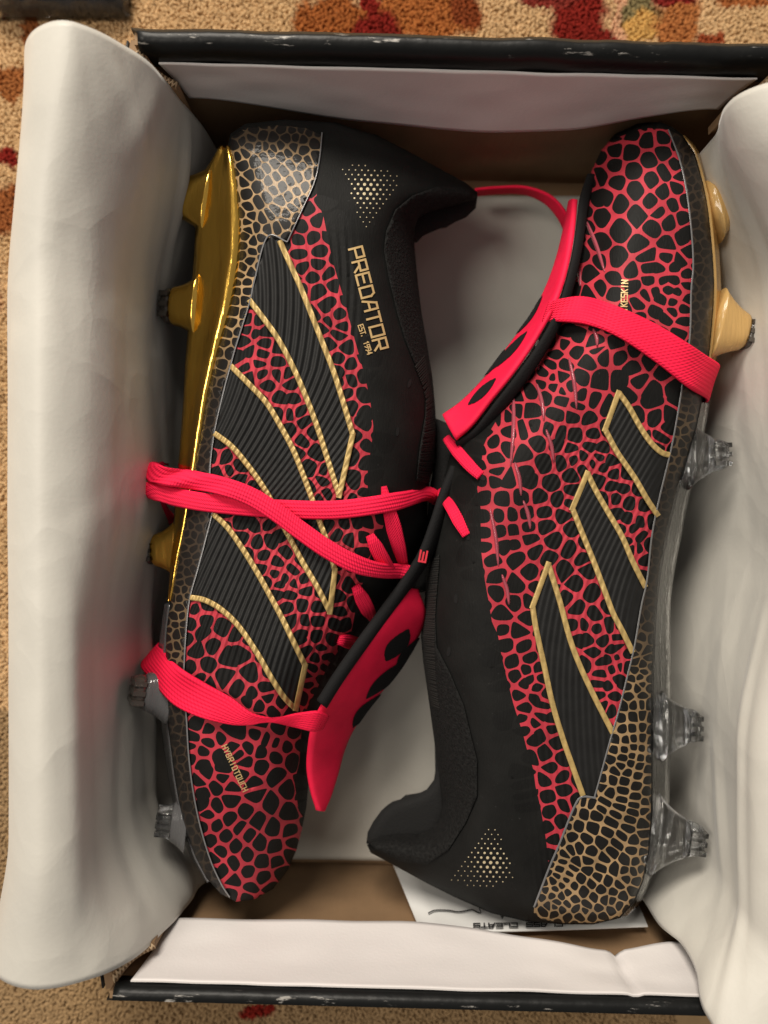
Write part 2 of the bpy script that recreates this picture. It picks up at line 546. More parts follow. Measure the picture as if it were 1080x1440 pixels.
for sgn in (1, -1):                              # end walls: +1 far (top of photo), -1 near
    w = empty('end_wall'); w.parent = box
    TE = 0.0055 if sgn > 0 else 0.0034
    zb_ = 0.0975 if sgn > 0 else 0.1012; zf_ = 0.0965 if sgn > 0 else 0.1012
    yo, yi = sgn * BL, sgn * (BL - TE)
    v, f = slab(-BW + TS, BW - TS, min(yo - sgn * .0008, yi), max(yo - sgn * .0008, yi), -0.0014, BH - 0.0012)
    make('cardboard_panel', v, f, M_BROWN, w, smooth=False)
    # printed cover: up the outside, over the rim, down 8 mm inside
    prof = [(BL, -0.004), (BL + .0005, 0.03), (BL + .0006, 0.07), (BL + .0004, 0.098), (BL + .0003, 0.1035), (BL + .0001, 0.1046), (BL - .0007, BH + .0003), (BL - .0028, BH + .0005), (BL - TE + .0006, BH + .0003), (BL - TE - .0004, BH - .0006), (BL - TE - .0008, BH - .002), (BL - TE - .0009, zb_), (BL - TE - .0009, zb_ - .0045)]
    prof = smooth_path(prof, 34)
    xs = np.linspace(-1, 1, 90)
    rows = []
    for (yy, zz) in prof:
        r = []
        for u in xs:
            hw = BW - 0.002 - 0.0035 * max(0, (zz - 0.07) / 0.035) * (1 if abs(yy) < BL - .001 else 0.2)
            wob = 0.0004 * noise.noise(Vector((u * 6, sgn * 3.0, zz * 30))) + 0.00012 * noise.noise(Vector((u * 30, sgn * 9.0, zz * 60)))
            r.append((u * hw, sgn * yy + wob, zz + (wob * 1.4 if zz > .09 else 0)))
        rows.append(r)
    sheet('rim_cover', rows, M_BOX, w, 0.0007)
    # white liner flap hanging down the inside, its free lower edge uneven
    nx, nz = 110, 22
    rows = []
    for j in range(nz):
        q = j / (nz - 1)
        r = []
        for i in range(nx):
            u = -1 + 2 * i / (nx - 1)
            if sgn > 0:
                low = 0.064 + 0.012 * sstep(-.35, -1.0, u) + 0.014 * sstep(0.45, 1.0, u) - 0.004 * math.exp(-((u - .15) / .4) ** 2)
                lean = 0.0015 + 0.0025 * math.exp(-((u - .15) / .5) ** 2)
                crease = 0
            else:
                low = 0.068 + 0.011 * sstep(-.05, .62, u) - .003 * sstep(.72, .95, u)
                lean = 0.0052 + 0.0010 * math.exp(-((u + .2) / .5) ** 2)
                crease = 0.0022 * math.exp(-((u - .66 - .03 * q) / .018) ** 2)
                lean -= 0.0022 * math.exp(-((u - .66) / .12) ** 2)
            zz = zf_ + (low - zf_) * q
            yy = (BL - TE) - 0.0020 - lean * q ** 1.7 - 0.0004 * noise.noise(Vector((u * 5, q * 3, sgn * 4.0))) + crease * (0.4 + .6 * q)
            hw = BW - TS - 0.0065 - 0.006 * q
            r.append((u * hw, sgn * yy, zz))
        rows.append(r)
    sheet('liner_flap', rows, M_WHITE, w, 0.0006)

for sgn in (-1, 1):                              # long side walls
    w = empty('side_wall'); w.parent = box
    xo = sgn * BW; xi = sgn * (BW - TS)
    bow = 0.017 if sgn < 0 else 0.015
    ys_ = np.linspace(-BL + .001, BL - .001, 40)
    bx = lambda y, z: bow * (1 - (y / BL) ** 2) * (z / 0.1) ** .6
    zs_ = np.linspace(0, 0.1, 9)
    sheet('cardboard_panel', [[(sgn * (BW - TS / 2 - .0006 + bx(y, z)), y, z - .0014) for z in zs_] for y in ys_], M_BROWN, w, TS - .001)
    sheet('printed_cover', [[(sgn * (BW + bx(y, z)), y, z - .0014) for z in zs_] for y in ys_], M_BOX, w, .0006)
    # folded cardboard returns at the corners, with a cut corrugated edge
    for e in (1, -1):
        A = Vector((sgn * (BW - 0.0045), e * (BL - 0.0062)))
        B = Vector((sgn * (BW - 0.0155), e * (BL - 0.0120)))
        d = (B - A).normalized(); nrm = Vector((-d.y, d.x))
        top = 0.1015; L = (B - A).length
        rows = []
        for i in range(8):
            q = i / 7
            p = A + d * (L * q) + nrm * (0.0018 * math.sin(q * math.pi) * sgn * e)
            rows.append([(p.x, p.y, 0.066 + (top - 0.012 * q - 0.066) * k / 5) for k in range(6)])
        sheet('corner_fold', rows, M_BROWN, w, 0.0030)
        cut = []
        for i in range(25):
            q = i / 24
            p = A + d * (L * q) + nrm * (0.0018 * math.sin(q * math.pi) * sgn * e)
            off = 0.0007 * (1 if i % 2 else -1)
            zt = top - 0.012 * q + 0.0005
            cut.append([(p.x + nrm.x * (off - .0006), p.y + nrm.y * (off - .0006), zt), (p.x + nrm.x * (off + .0006), p.y + nrm.y * (off + .0006), zt)])
        sheet('corrugated_edge', cut, M_CUT, w, 0.0008)

# ------------------------------------------------------------------ the tissue paper
PX_FLOOR = 0.0035


def paper(name, stations, label, nlen, ncross, seed, creases):
    """stations: [(ycut fraction 0..1, [(x,z,y_end_top?)..])] cross-profiles from top of photo to bottom"""
    prof = [(s, smooth_path(p, ncross)) for s, p in stations]
    rows = []
    for i in range(nlen):
        s = i / (nlen - 1)
        k = max(j for j in range(len(prof)) if prof[j][0] <= s + 1e-9)
        k = min(k, len(prof) - 2)
        s0, s1 = prof[k][0], prof[k + 1][0]
        q = sstep(s0, s1, s)
        A = prof[k][1] * (1 - q) + prof[k + 1][1] * q
        r = []
        for j in range(ncross):
            x, z, y0, y1 = A[j]
            y = y0 + (y1 - y0) * s
            nv = Vector((x * 22 + seed, y * 9, z * 22))
            w = 0.0010 * noise.noise(nv) + 0.0010 * (abs(noise.noise(Vector((x * 26 + seed, y * 5.5 + x * 8, z * 26)))) - .25) + 0.0007 * (abs(noise.noise(Vector((x * 60 + seed, y * 16 - z * 20, z * 60 + 5)))) - .25)
            cr = 0
            u = j / (ncross - 1)
            for (cu, cs0, cs1, du, amp, wid) in creases:
                if cs0 < s < cs1:
                    m = math.sin(math.pi * (s - cs0) / (cs1 - cs0))
                    e = abs(u - (cu + du * (s - cs0) / (cs1 - cs0)))
                    cr += amp * m * max(0, 1 - e / wid)
            fl = min(1, z / 0.02)
            sg = 1 if seed < 50 else -1
            r.append((x + (w + cr) * fl * sg, y, max(z + (w * .6) * fl, PX_FLOOR - .001 + .0004 * j / ncross)))
        rows.append(r)
    o = sheet(name, rows, M_PAPER, None, 0.00035)
    tag(o, label, 'tissue paper', 'tissue paper lining the box')
    return o


TY0, TY1 = 0.153, -0.166


def pf(pts):
    return [(x, z, y0, y1) for x, z, y0, y1 in pts]


topL = pf([(0.108, .0035, .152, -.168), (0.02, .0035, .152, -.168), (-.04, .0035, .152, -.167), (-.064, .008, .154, -.166), (-.0715, .03, .1565, -.163), (-.0745, .06, .157, -.161), (-.079, .094, .157, -.16), (-.083, .110, .157, -.16), (-.0895, .121, .157, -.16), (-.0996, .130, .157, -.16), (-.1105, .1275, .157, -.16), (-.1205, .117, .157, -.16), (-.1275, .098, .157, -.16), (-.1290, .07, .157, -.16), (-.126, .045, .157, -.16)])
midL = pf([(0.108, .0035, .152, -.168), (0.02, .0035, .152, -.168), (-.045, .0035, .152, -.167), (-.074, .010, .154, -.166), (-.0865, .03, .1565, -.163), (-.0905, .06, .157, -.161), (-.0945, .095, .157, -.16), (-.0975, .108, .157, -.16), (-.1035, .117, .157, -.16), (-.1135, .122, .157, -.16), (-.1235, .117, .157, -.16), (-.1310, .107, .157, -.16), (-.1370, .09, .157, -.16), (-.138, .065, .157, -.16), (-.135, .04, .157, -.16)])
botL = pf([(0.108, .0035, .152, -.168), (0.02, .0035, .152, -.168), (-.045, .0035, .152, -.167), (-.072, .010, .154, -.166), (-.0785, .035, .1565, -.163), (-.082, .07, .157, -.161), (-.0885, .096, .157, -.16), (-.0955, .1065, .157, -.16), (-.1045, .1135, .157, -.16), (-.1155, .1175, .157, -.16), (-.1265, .1150, .157, -.16), (-.1360, .107, .157, -.16), (-.143, .09, .157, -.16), (-.144, .065, .157, -.16), (-.141, .04, .157, -.16)])
mid2L = [(x - (.0085 * float(sstep(.012, .03, z)) * float(sstep(.122, .10, z)) if x > -.112 else 0), z, a, b2) for x, z, a, b2 in midL]
paper('tissue_paper', [(0, topL), (0.26, midL), (0.48, midL), (0.66, mid2L), (0.86, mid2L), (1, botL)], 'grey tissue paper lining the box floor and curling over the left side wall', 170, 230, 3.0,
      [(.60, 0.0, .22, -.01, .0030, .012), (.58, .05, .3, .03, -.002, .02), (.66, .0, .12, .04, .0016, .02), (.61, .5, .95, -.04, .0032, .014), (.56, .55, 1.05, -.02, -.003, .02), (.50, .1, .45, .03, .002, .03), (.53, .62, .98, -.03, .003, .018), (.64, .68, 1.0, .02, -.0016, .02), (.72, .02, .1, -.05, .0012, .015)])

topR = pf([(0.090, .0055, .145, -.16), (.104, .007, .145, -.161), (.116, .020, .144, -.162), (.1245, .05, .143, -.163), (.1262, .08, .143, -.163), (.1235, .094, .143, -.163), (.1212, .104, .143, -.164), (.1225, .1125, .143, -.168), (.129, .1195, .143, -.173), (.140, .123, .143, -.178), (.152, .118, .143, -.18), (.163, .105, .143, -.18), (.168, .08, .143, -.18), (.168, .06, .143, -.18)])
midR = pf([(0.090, .0055, .145, -.16), (.112, .007, .145, -.161), (.130, .016, .144, -.162), (.1400, .04, .143, -.163), (.1435, .07, .143, -.163), (.1455, .092, .143, -.163), (.1465, .102, .143, -.164), (.1480, .110, .143, -.168), (.153, .1165, .143, -.173), (.161, .118, .143, -.178), (.170, .113, .143, -.18), (.177, .10, .143, -.18), (.180, .08, .143, -.18), (.180, .06, .143, -.18)])
mid2R = pf([(0.090, .0055, .145, -.16), (.106, .007, .145, -.161), (.120, .016, .144, -.162), (.1290, .04, .143, -.163), (.1300, .07, .143, -.163), (.1300, .090, .143, -.163), (.1285, .100, .143, -.164), (.1285, .109, .143, -.168), (.134, .1165, .143, -.173), (.145, .120, .143, -.178), (.158, .116, .143, -.18), (.168, .103, .143, -.18), (.172, .08, .143, -.18), (.172, .06, .143, -.18)])
botR = pf([(0.090, .0055, .145, -.16), (.095, .007, .145, -.161), (.102, .020, .144, -.162), (.1085, .051, .143, -.163), (.1085, .071, .143, -.163), (.1120, .086, .143, -.163), (.1125, .098, .143, -.166), (.1100, .110, .143, -.172), (.1165, .1205, .143, -.178), (.130, .1255, .143, -.183), (.146, .120, .143, -.185), (.160, .105, .143, -.185), (.168, .08, .143, -.185), (.168, .06, .143, -.185)])
paper('tissue_paper', [(0, topR), (0.20, midR), (0.5, midR), (0.74, mid2R), (0.92, mid2R), (1, botR)], 'grey tissue paper standing up against the right side wall beside the studs', 170, 180, 71.0,
      [(.52, .55, 1.1, .02, .0020, .02), (.42, .15, .4, .04, .0012, .05), (.38, .5, .8, .05, .0010, .05), (.5, .05, .25, .03, -.0012, .03), (.40, .74, .97, .06, .0016, .03)])

# ------------------------------------------------------------------ the boots


class Boot:
    def __init__(s, name, outline, sole, collar, ze, ztop, D, tilt=None):
        s.root = empty(name)
        s.name = name
        s.out = np.asarray(outline, float)
        s.res = resample_poly(s.out, 4)
        s.sole = np.asarray(sole, float); s.collar = np.asarray(collar, float)
        s.ze = ze; s.ztop = ztop; s.D = D
        nxt = np.roll(s.res, -1, 0)
        fine = resample_poly(s.out, 2.5); fn = np.roll(fine, -1, 0)
        s.mid = (fine + fn) / 2; s.len = np.linalg.norm(fn - fine, axis=1)

    def field(s, pts):
        """returns z surface, z edge, profile 0..1"""
        pts = np.asarray(pts, float).reshape(-1, 2)
        ds = dist_poly(s.sole, pts, False); dc = dist_poly(s.collar, pts, False)
        t = ds / (ds + dc + 1e-6)
        t = t * t * (3 - 2 * t)
        ze = s.ze[0] * (1 - t) + s.ze[1] * t
        D = s.D[0] * (1 - t) + s.D[1] * t
        soft = np.zeros(len(pts))
        for a in range(0, len(pts), 3000):
            q = pts[a:a + 3000]
            dd = np.sqrt(((q[:, None, :] - s.mid[None]) ** 2).sum(2)) + 1e-3
            soft[a:a + 3000] = np.sqrt(2 / (s.len[None] / dd ** 3).sum(1))
        ex = dist_poly(s.res, pts)
        w = sstep(4, 12, ex)
        d = ex * (1 - w) + soft * w
        d = np.where(inside(s.res, pts), d, 0)
        q = np.clip(d / D, 0, 1)
        pr = np.sqrt(1 - (1 - q) ** 2)
        zt = s.ztop(pts[:, 0], pts[:, 1])
        return ze + (zt - ze) * pr, ze, pr

    def z(s, pts):
        return s.field(pts)[0]


def cdt(polys, grid):
    vs, fs = [], []
    for p in polys:
        p = np.asarray(p)
        q = np.roll(p, -1, 0)
        if (p[:, 0] * q[:, 1] - q[:, 0] * p[:, 1]).sum() < 0: p = p[::-1]
        fs.append(list(range(len(vs), len(vs) + len(p))))
        vs.extend([Vector((float(a), float(b2))) for a, b2 in p])
    vs.extend([Vector((float(a), float(b2))) for a, b2 in grid])
    r = delaunay_2d_cdt(vs, [], fs, 1, 0.005, True)
    return np.array([(v.x, v.y) for v in r[0]]), r[2], r[5]


def grid_in(poly, step, clear=1.2):
    lo, hi = poly.min(0), poly.max(0)
    g = []
    j = 0
    for y in np.arange(lo[1], hi[1], step * 0.9):
        j += 1
        for x in np.arange(lo[0] + (step / 2 if j % 2 else 0), hi[0], step):
            g.append((x, y))
    g = np.array(g)
    g = g[inside(poly, g)]
    return g[dist_poly(poly, g) > clear]


def patch(name, boot, outline, regions, cells, step, off, matfn, mats, parent, skirt=0.0006, rib=None, ribamp=0.0, fade=None, under=None, ribmask=None):
    outl = resample_poly(outline, min(4, step))
    polys = [outl] + [np.asarray(r) for r in regions] + cells
    g = grid_in(outl, step)
    v2, fs, orig = cdt(polys, g)
    nr = len(regions)
    keep, mi = [], []
    for f, o in zip(fs, orig):
        if 0 not in o: continue
        so = set(o)
        reg = [k for k in range(1, nr + 1) if k in so]
        cell = any(k > nr for k in so)
        keep.append(f); mi.append(matfn(reg, cell))
    used = sorted({i for f in keep for i in f}); rm = {a: b2 for b2, a in enumerate(used)}
    v2 = v2[used]; keep = [tuple(rm[i] for i in f) for f in keep]
    z, ze, pr = boot.field(v2)
    ph = rib(v2) if rib is not None else np.zeros(len(v2))
    z0 = z.copy()
    z = z + off
    if ribamp:
        z = z + ribamp * np.sin(ph)
    V = P(v2[:, 0], v2[:, 1], z)
    # consistent winding: upwards
    fx = []
    for f in keep:
        a, b2, c = v2[f[0]], v2[f[1]], v2[f[2]]
        cr = (b2[0] - a[0]) * (c[1] - a[1]) - (b2[1] - a[1]) * (c[0] - a[0])
        fx.append(f if cr < 0 else tuple(reversed(f)))
    V = list(map(tuple, V)); att_rib = list(ph)
    msk = np.ones(len(v2)) if ribmask is None else ribmask(v2)
    att_m = list(msk); att_f = list(np.zeros(len(v2)) if fade is None else fade(v2))
    if skirt:
        cnt = {}
        for k, f in enumerate(fx):
            for i in range(len(f)):
                e = (f[i], f[(i + 1) % len(f)])
                cnt[e] = k
        bd = [(e, k) for e, k in cnt.items() if (e[1], e[0]) not in cnt]
        low = {}
        for (a, b2), k in bd:
            for q in (a, b2):
                if q not in low:
                    low[q] = len(V)
                    zz = z0[q] - skirt + (0 if off else 0)
                    pw = P(v2[q, 0], v2[q, 1], z[q]); V.append((pw[0], pw[1], zz))
                    att_rib.append(0); att_m.append(0); att_f.append(att_f[q])
            fx.append((b2, a, low[a], low[b2])); mi.append(mi[k])
    if under is not None:
        g2 = grid_in(outl, 16, 4)
        w2, f2, o2 = cdt([outl], g2)
        z, ze, pr = boot.field(w2)
        zb = ze - (ze - under) * pr
        W = P(w2[:, 0], w2[:, 1], ze); W[:, 2] = zb
        b0 = len(V)
        V += list(map(tuple, W)); att_rib += [0] * len(W); att_m += [0] * len(W); att_f += [0] * len(W)
        for f, o in zip(f2, o2):
            if 0 in o:
                fx.append(tuple(b0 + i for i in f)); mi.append(0)
    return make(name, V, fx, mats, parent, midx=mi, attrs={'rib': att_rib, 'ribmask': att_m, 'fade': att_f})


def cells_from(seeds, region, inset, fill, reach, far=1.4, ratio=0.24, it=2, merge=0.0, pairs=()):
    """rounded voronoi cells round hand-placed seeds; empty ground is filled with random ones"""
    pts = []
    for p in seeds:
        if all((p[0] - q[0]) ** 2 + (p[1] - q[1]) ** 2 > (0.42 * fill) ** 2 for q in pts):
            pts.append(tuple(p))
    reg = np.asarray(region)
    lo, hi = reg.min(0) - 12, reg.max(0) + 12
    hand = np.array(pts) if pts else np.zeros((0, 2))
    nc = int((hi[0] - lo[0]) * (hi[1] - lo[1]) / (fill * fill) * 10)
    cand = np.random.rand(nc, 2) * (hi - lo) + lo
    cand = cand[inside(reg, cand) | (dist_poly(reg, cand) < 14)]
    if len(hand):
        dm = np.array([((hand - c) ** 2).sum(1).min() for c in cand])
        cand = cand[dm > (far * fill) ** 2]
    arr = list(map(tuple, pts)); free = []
    for c in cand:
        rr = (fill * random.uniform(.86, 1.25)) ** 2
        if all((c[0] - q[0]) ** 2 + (c[1] - q[1]) ** 2 > rr for q in free):
            free.append(tuple(c))
    arr += free
    A = np.array(arr)
    mate = {}
    for a, b2 in pairs:
        da, db = ((A - a) ** 2).sum(1), ((A - b2) ** 2).sum(1)
        if da.min() < 9 and db.min() < 9:
            p, q = int(da.argmin()), int(db.argmin())
            mate.setdefault(p, set()).add(q); mate.setdefault(q, set()).add(p)
    for i in range(len(A)):
        if i in mate or random.random() > merge: continue
        d2 = ((A - A[i]) ** 2).sum(1); d2[i] = 1e9; j = int(d2.argmin())
        if j not in mate and d2[j] < 17 ** 2:
            mate[i] = {j}; mate[j] = {i}
    ins = inside(reg, A); dd = dist_poly(reg, A)
    out = []
    for i in range(len(A)):
        if not ins[i] and dd[i] > 13: continue
        c = A[i]
        poly = [c + np.array([math.cos(k * math.pi / 4), math.sin(k * math.pi / 4)]) * reach for k in range(8)]
        d2 = ((A - c) ** 2).sum(1); idx = np.argsort(d2)[1:22]
        ii = inset * random.uniform(0.8, 1.2)
        for j in idx:
            n = A[j] - c; L = np.linalg.norm(n); n = n / L
            hs = math.sin(float((A[j] + c) @ np.array([12.9898, 78.233]))) * 43758.5453
            w_ = ii * (0.45 + 1.25 * (hs - math.floor(hs)))
            lim = L / 2 + 2.2 if int(j) in mate.get(i, ()) else L / 2 - min(w_, L * 0.22)
            new = []
            for k in range(len(poly)):
                a, b2 = poly[k], poly[(k + 1) % len(poly)]
                da, db = (a - c) @ n - lim, (b2 - c) @ n - lim
                if da <= 0: new.append(a)
                if da * db < 0: new.append(a + (b2 - a) * da / (da - db))
            poly = new
            if len(poly) < 3: break
        if len(poly) < 3: continue
        p = np.array(poly)
        # drop very short edges, then round
        q = [p[0]]
        for k in range(1, len(p)):
            if np.linalg.norm(p[k] - q[-1]) > 1.2: q.append(p[k])
        if len(q) > 3 and np.linalg.norm(q[0] - q[-1]) < 1.2: q.pop()
        if len(q) < 3: continue
        out.append(round_poly(np.array(q), it, ratio * random.uniform(.78, 1.04)))
    return out


def T4(off, pts):
    return [(off[0] + x / 4, off[1] + y / 4) for x, y in pts]


def pair4(off, prs):
    return [tuple(np.array(q) for q in T4(off, pr)) for pr in prs]


PAIR_L = pair4((200, 400), [((780, 645), (850, 645))]) + pair4((180, 630), [((640, 430), (700, 430)), ((840, 820), (910, 822))]) \
    + pair4((170, 850), [((470, 90), (455, 160)), ((455, 160), (430, 260)), ((600, 290), (670, 270)), ((600, 700), (660, 730)), ((820, 760), (790, 830))]) \
    + pair4((200, 1010), [((660, 190), (700, 130))]) + pair4((400, 800), [((290, 310), (340, 310))])
PAIR_R = pair4((780, 160), [((530, 870), (595, 872)), ((610, 935), (670, 937)), ((640, 990), (695, 1005))]) \
    + pair4((600, 400), [((950, 330), (985, 400)), ((745, 840), (735, 900)), ((920, 915), (985, 925))]) \
    + pair4((800, 400), [((360, 470), (290, 540)), ((290, 540), (330, 620)), ((465, 600), (465, 660)), ((490, 150), (550, 190)), ((565, 740), (560, 810))]) \
    + pair4((580, 620), [((470, 215), (530, 215)), ((520, 590), (575, 585))]) \
    + pair4((780, 640), [((350, 330), (410, 360)), ((445, 420), (480, 375)), ((480, 460), (470, 530)), ((525, 500), (505, 590))]) \
    + pair4((770, 860), [((180, 155), (225, 155))]) + pair4((580, 840), [((690, 570), (730, 610)), ((720, 665), (780, 685))])

# ---- ribbons -------------------------------------------------------


def ribbon(name, E1, E2, thick, m, parent, n=60, nc=9, bulge=0.6, puff=None):
    """closed strap between two edge paths of (px,py,z)"""
    a = smooth_path(E1, n); b2 = smooth_path(E2, n)
    A = P(a[:, 0], a[:, 1], a[:, 2]); B = P(b2[:, 0], b2[:, 1], b2[:, 2])
    C = (A + B) / 2
    tan = np.gradient(C, axis=0); tan /= np.linalg.norm(tan, axis=1, keepdims=True) + 1e-12
    ac = B - A
    N = np.cross(tan, ac); N /= np.linalg.norm(N, axis=1, keepdims=True) + 1e-12
    if N[n // 2, 2] < 0: N = -N
    sl = np.concatenate([[0], np.cumsum(np.linalg.norm(np.diff(C, axis=0), axis=1))])
    V, UV = [], []
    us = np.linspace(0, 1, nc)
    ring = [(u, 1) for u in us] + [(u, -1) for u in us[::-1]]
    R = len(ring)
    for i in range(n):
        for u, sd in ring:
            pr = (1 - bulge) + bulge * math.sqrt(max(0, 1 - (2 * u - 1) ** 2))
            V.append(A[i] + ac[i] * u + N[i] * sd * thick / 2 * pr); UV.append((u, sl[i]))
    Fs = []
    for i in range(n - 1):
        for k in range(R):
            k2 = (k + 1) % R
            Fs.append((i * R + k, i * R + k2, (i + 1) * R + k2, (i + 1) * R + k))
    Fs.append(tuple(range(R - 1, -1, -1))); Fs.append(tuple((n - 1) * R + k for k in range(R)))
    return make(name, V, Fs, m, parent, uv=UV)


def lace(name, boot, pts, width, m, parent, thick=0.0022, n=70):
    """pts: (px,py,mode,val) mode 's' = val above the boot surface, 'z' = absolute height"""
    c = np.array([(p[0], p[1]) for p in pts], float)
    zs = boot.z(c)
    z = np.array([zs[i] + p[3] if p[2] == 's' else p[3] for i, p in enumerate(pts)])
    path = smooth_path(np.column_stack([c, z]), n)
    tg = np.gradient(path[:, :2], axis=0); tg /= np.linalg.norm(tg, axis=1, keepdims=True) + 1e-9
    nn = np.column_stack([-tg[:, 1], tg[:, 0]])
    w = np.interp(np.linspace(0, 1, n), np.linspace(0, 1, len(pts)), [p[4] if len(p) > 4 else width for p in pts])[:, None]
    e1 = np.column_stack([path[:, :2] + nn * w / 2, path[:, 2]]); e2 = np.column_stack([path[:, :2] - nn * w / 2, path[:, 2]])
    return ribbon(name, e1, e2, thick, m, parent, n=n)


def surf_ribbon(name, boot, pts, width, off, m, parent, rib=None, ribamp=0.0, step=1.8, thick=0.0006):
    p = np.asarray(pts, float)
    L = np.linalg.norm(np.diff(p, axis=0), axis=1).sum()
    n = max(4, int(L / step))
    c = smooth_path(p, n)
    tg = np.gradient(c, axis=0); tg /= np.linalg.norm(tg, axis=1, keepdims=True) + 1e-9
    nn = np.column_stack([-tg[:, 1], tg[:, 0]])
    us = np.array([-.5, -.46, -.25, 0, .25, .46, .5])
    hh = np.array([-1.0, -.1, 0, .08, 0, -.1, -1.0])
    G = c[:, None, :] + nn[:, None, :] * (us * width)[None, :, None]
    flat = G.reshape(-1, 2)
    z = boot.z(flat).reshape(n, -1) + off + hh[None] * thick
    if rib is not None:
        z = z + ribamp * np.sin(rib(flat)).reshape(n, -1) * (np.abs(us) < .49)[None]
    V = P(flat[:, 0], flat[:, 1], z.reshape(-1))
    k = len(us); Fs = []
    for i in range(n - 1):
        for j in range(k - 1):
            a = i * k + j
            Fs.append((a, a + 1, a + k + 1, a + k))
    return make(name, V, Fs, m, parent)


# ---- lettering -----------------------------------------------------
GLYPH = {
    'P': [[(0, 0), (0, 1), (1, 1), (1, .42), (.18, .42)]],
    'R': [[(0, 0), (0, 1), (1, 1), (1, .45), (.2, .45)], [(.45, .45), (1, 0)]],
    'E': [[(1, 1), (0, 1), (0, 0), (1, 0)], [(0, .5), (.85, .5)]],
    'D': [[(0, 0), (0, 1), (.75, 1), (1, .75), (1, 0), (0, 0)]],
    'A': [[(0, 0), (.42, 1), (1, 1), (1, 0)], [(.25, .4), (1, .4)]],
    'T': [[(0, 1), (1, 1)], [(.5, 1), (.5, 0)]],
    'O': [[(0, 0), (0, 1), (1, 1), (1, 0), (0, 0)]],
    'S': [[(1, 1), (0, 1), (0, .52), (1, .48), (1, 0), (0, 0)]],
    '1': [[(.2, .8), (.6, 1), (.6, 0)]],
    '9': [[(1, .5), (0, .5), (0, 1), (1, 1), (1, .3), (.4, 0)]],
    '4': [[(.8, 0), (.8, 1), (0, .3), (1, .3)]],
    '.': [[(.3, 0), (.3, .12)]],
    'K': [[(0, 0), (0, 1)], [(1, 1), (.05, .45)], [(.3, .6), (1, 0)]],
    'I': [[(.5, 0), (.5, 1)]],
    'N': [[(0, 0), (0, 1), (1, 0), (1, 1)]],
    'H': [[(0, 0), (0, 1)], [(1, 0), (1, 1)], [(0, .5), (1, .5)]],
    'Y': [[(0, 1), (.5, .5), (1, 1)], [(.5, .5), (.5, 0)]],
    'B': [[(0, 0), (0, 1), (.8, 1), (.9, .75), (.7, .52), (1, .3), (.9, 0), (0, 0)], [(0, .52), (.7, .52)]],
    'U': [[(0, 1), (0, 0), (1, 0), (1, 1)]],
    'C': [[(1, 1), (0, 1), (0, 0), (1, 0)]],
    'L': [[(0, 1), (0, 0), (1, 0)]],
    ' ': [],
}


def letters(name, text, start, ex, up, adv, cw, ch, sw, lift, m, parent):
    """stroke lettering; start/ex/up in px, lift(pts)->world"""
    ex = np.array(ex, float); ex /= np.linalg.norm(ex); up = np.array(up, float); up /= np.linalg.norm(up)
    V, Fs = [], []
    k = 0
    for i, chh in enumerate(text):
        o = np.array(start, float) + ex * adv * i
        w = cw * (0.35 if chh == '.' else 1)
        for st in GLYPH[chh]:
            q = [o + ex * (a * w) + up * (b2 * ch) for a, b2 in st]
            for a, b2 in zip(q[:-1], q[1:]):
                d = b2 - a; L = np.linalg.norm(d)
                if L < 1e-6: continue
                d /= L; nrm = np.array([-d[1], d[0]])
                a2 = a - d * sw * .5; b3 = b2 + d * sw * .5
                ns = max(1, int(L / 3))
                b0 = len(V); pts = []
                for s_ in range(ns + 1):
                    c = a2 + (b3 - a2) * s_ / ns
                    pts += [c + nrm * sw / 2, c - nrm * sw / 2]
                V += [tuple(p) for p in lift(np.array(pts), 0.00002 * (k % 9))]
                k += 1
                for s_ in range(ns):
                    a_ = b0 + 2 * s_
                    Fs.append((a_, a_ + 1, a_ + 3, a_ + 2))
    return make(name, V, Fs, m, parent, smooth=False)


def on(boot, off):
    def f(pts, e):
        z = boot.z(pts) + off + e
        return P(pts[:, 0], pts[:, 1], z)
    return f


def dots(name, boot, pts, m, parent, off=0.00022):
    a = np.array([(x + r * math.cos(k * math.pi / 4), y + r * math.sin(k * math.pi / 4)) for x, y, r in pts for k in range(8)] + [(x, y) for x, y, r in pts])
    V = P(a[:, 0], a[:, 1], boot.z(a) + off)
    n = len(pts)
    V[8 * n:, 2] += 0.0001
    Fs = [(i * 8 + (k + 1) % 8, i * 8 + k, 8 * n + i) for i in range(n) for k in range(8)]
    return make(name, V, Fs, m, parent)


def slot(name, boot, c, w, h, ang, parent):
    pts = []
    for k in range(12):
        a = k * math.pi / 6
        x, y = w / 2 * math.cos(a), h / 2 * math.sin(a)
        x = math.copysign(abs(x) ** .8 * (w / 2) ** .2, x)
        pts.append((c[0] + x * math.cos(ang) - y * math.sin(ang), c[1] + x * math.sin(ang) + y * math.cos(ang)))
    pts.append(c)
    pts = np.array(pts)
    V = P(pts[:, 0], pts[:, 1], boot.z(pts) + 0.00025)
    return make(name, V, [((k + 1) % 12, k, 12) for k in range(12)], M_HOLE, parent)


# ---- studs and plates ------------------------------------------------


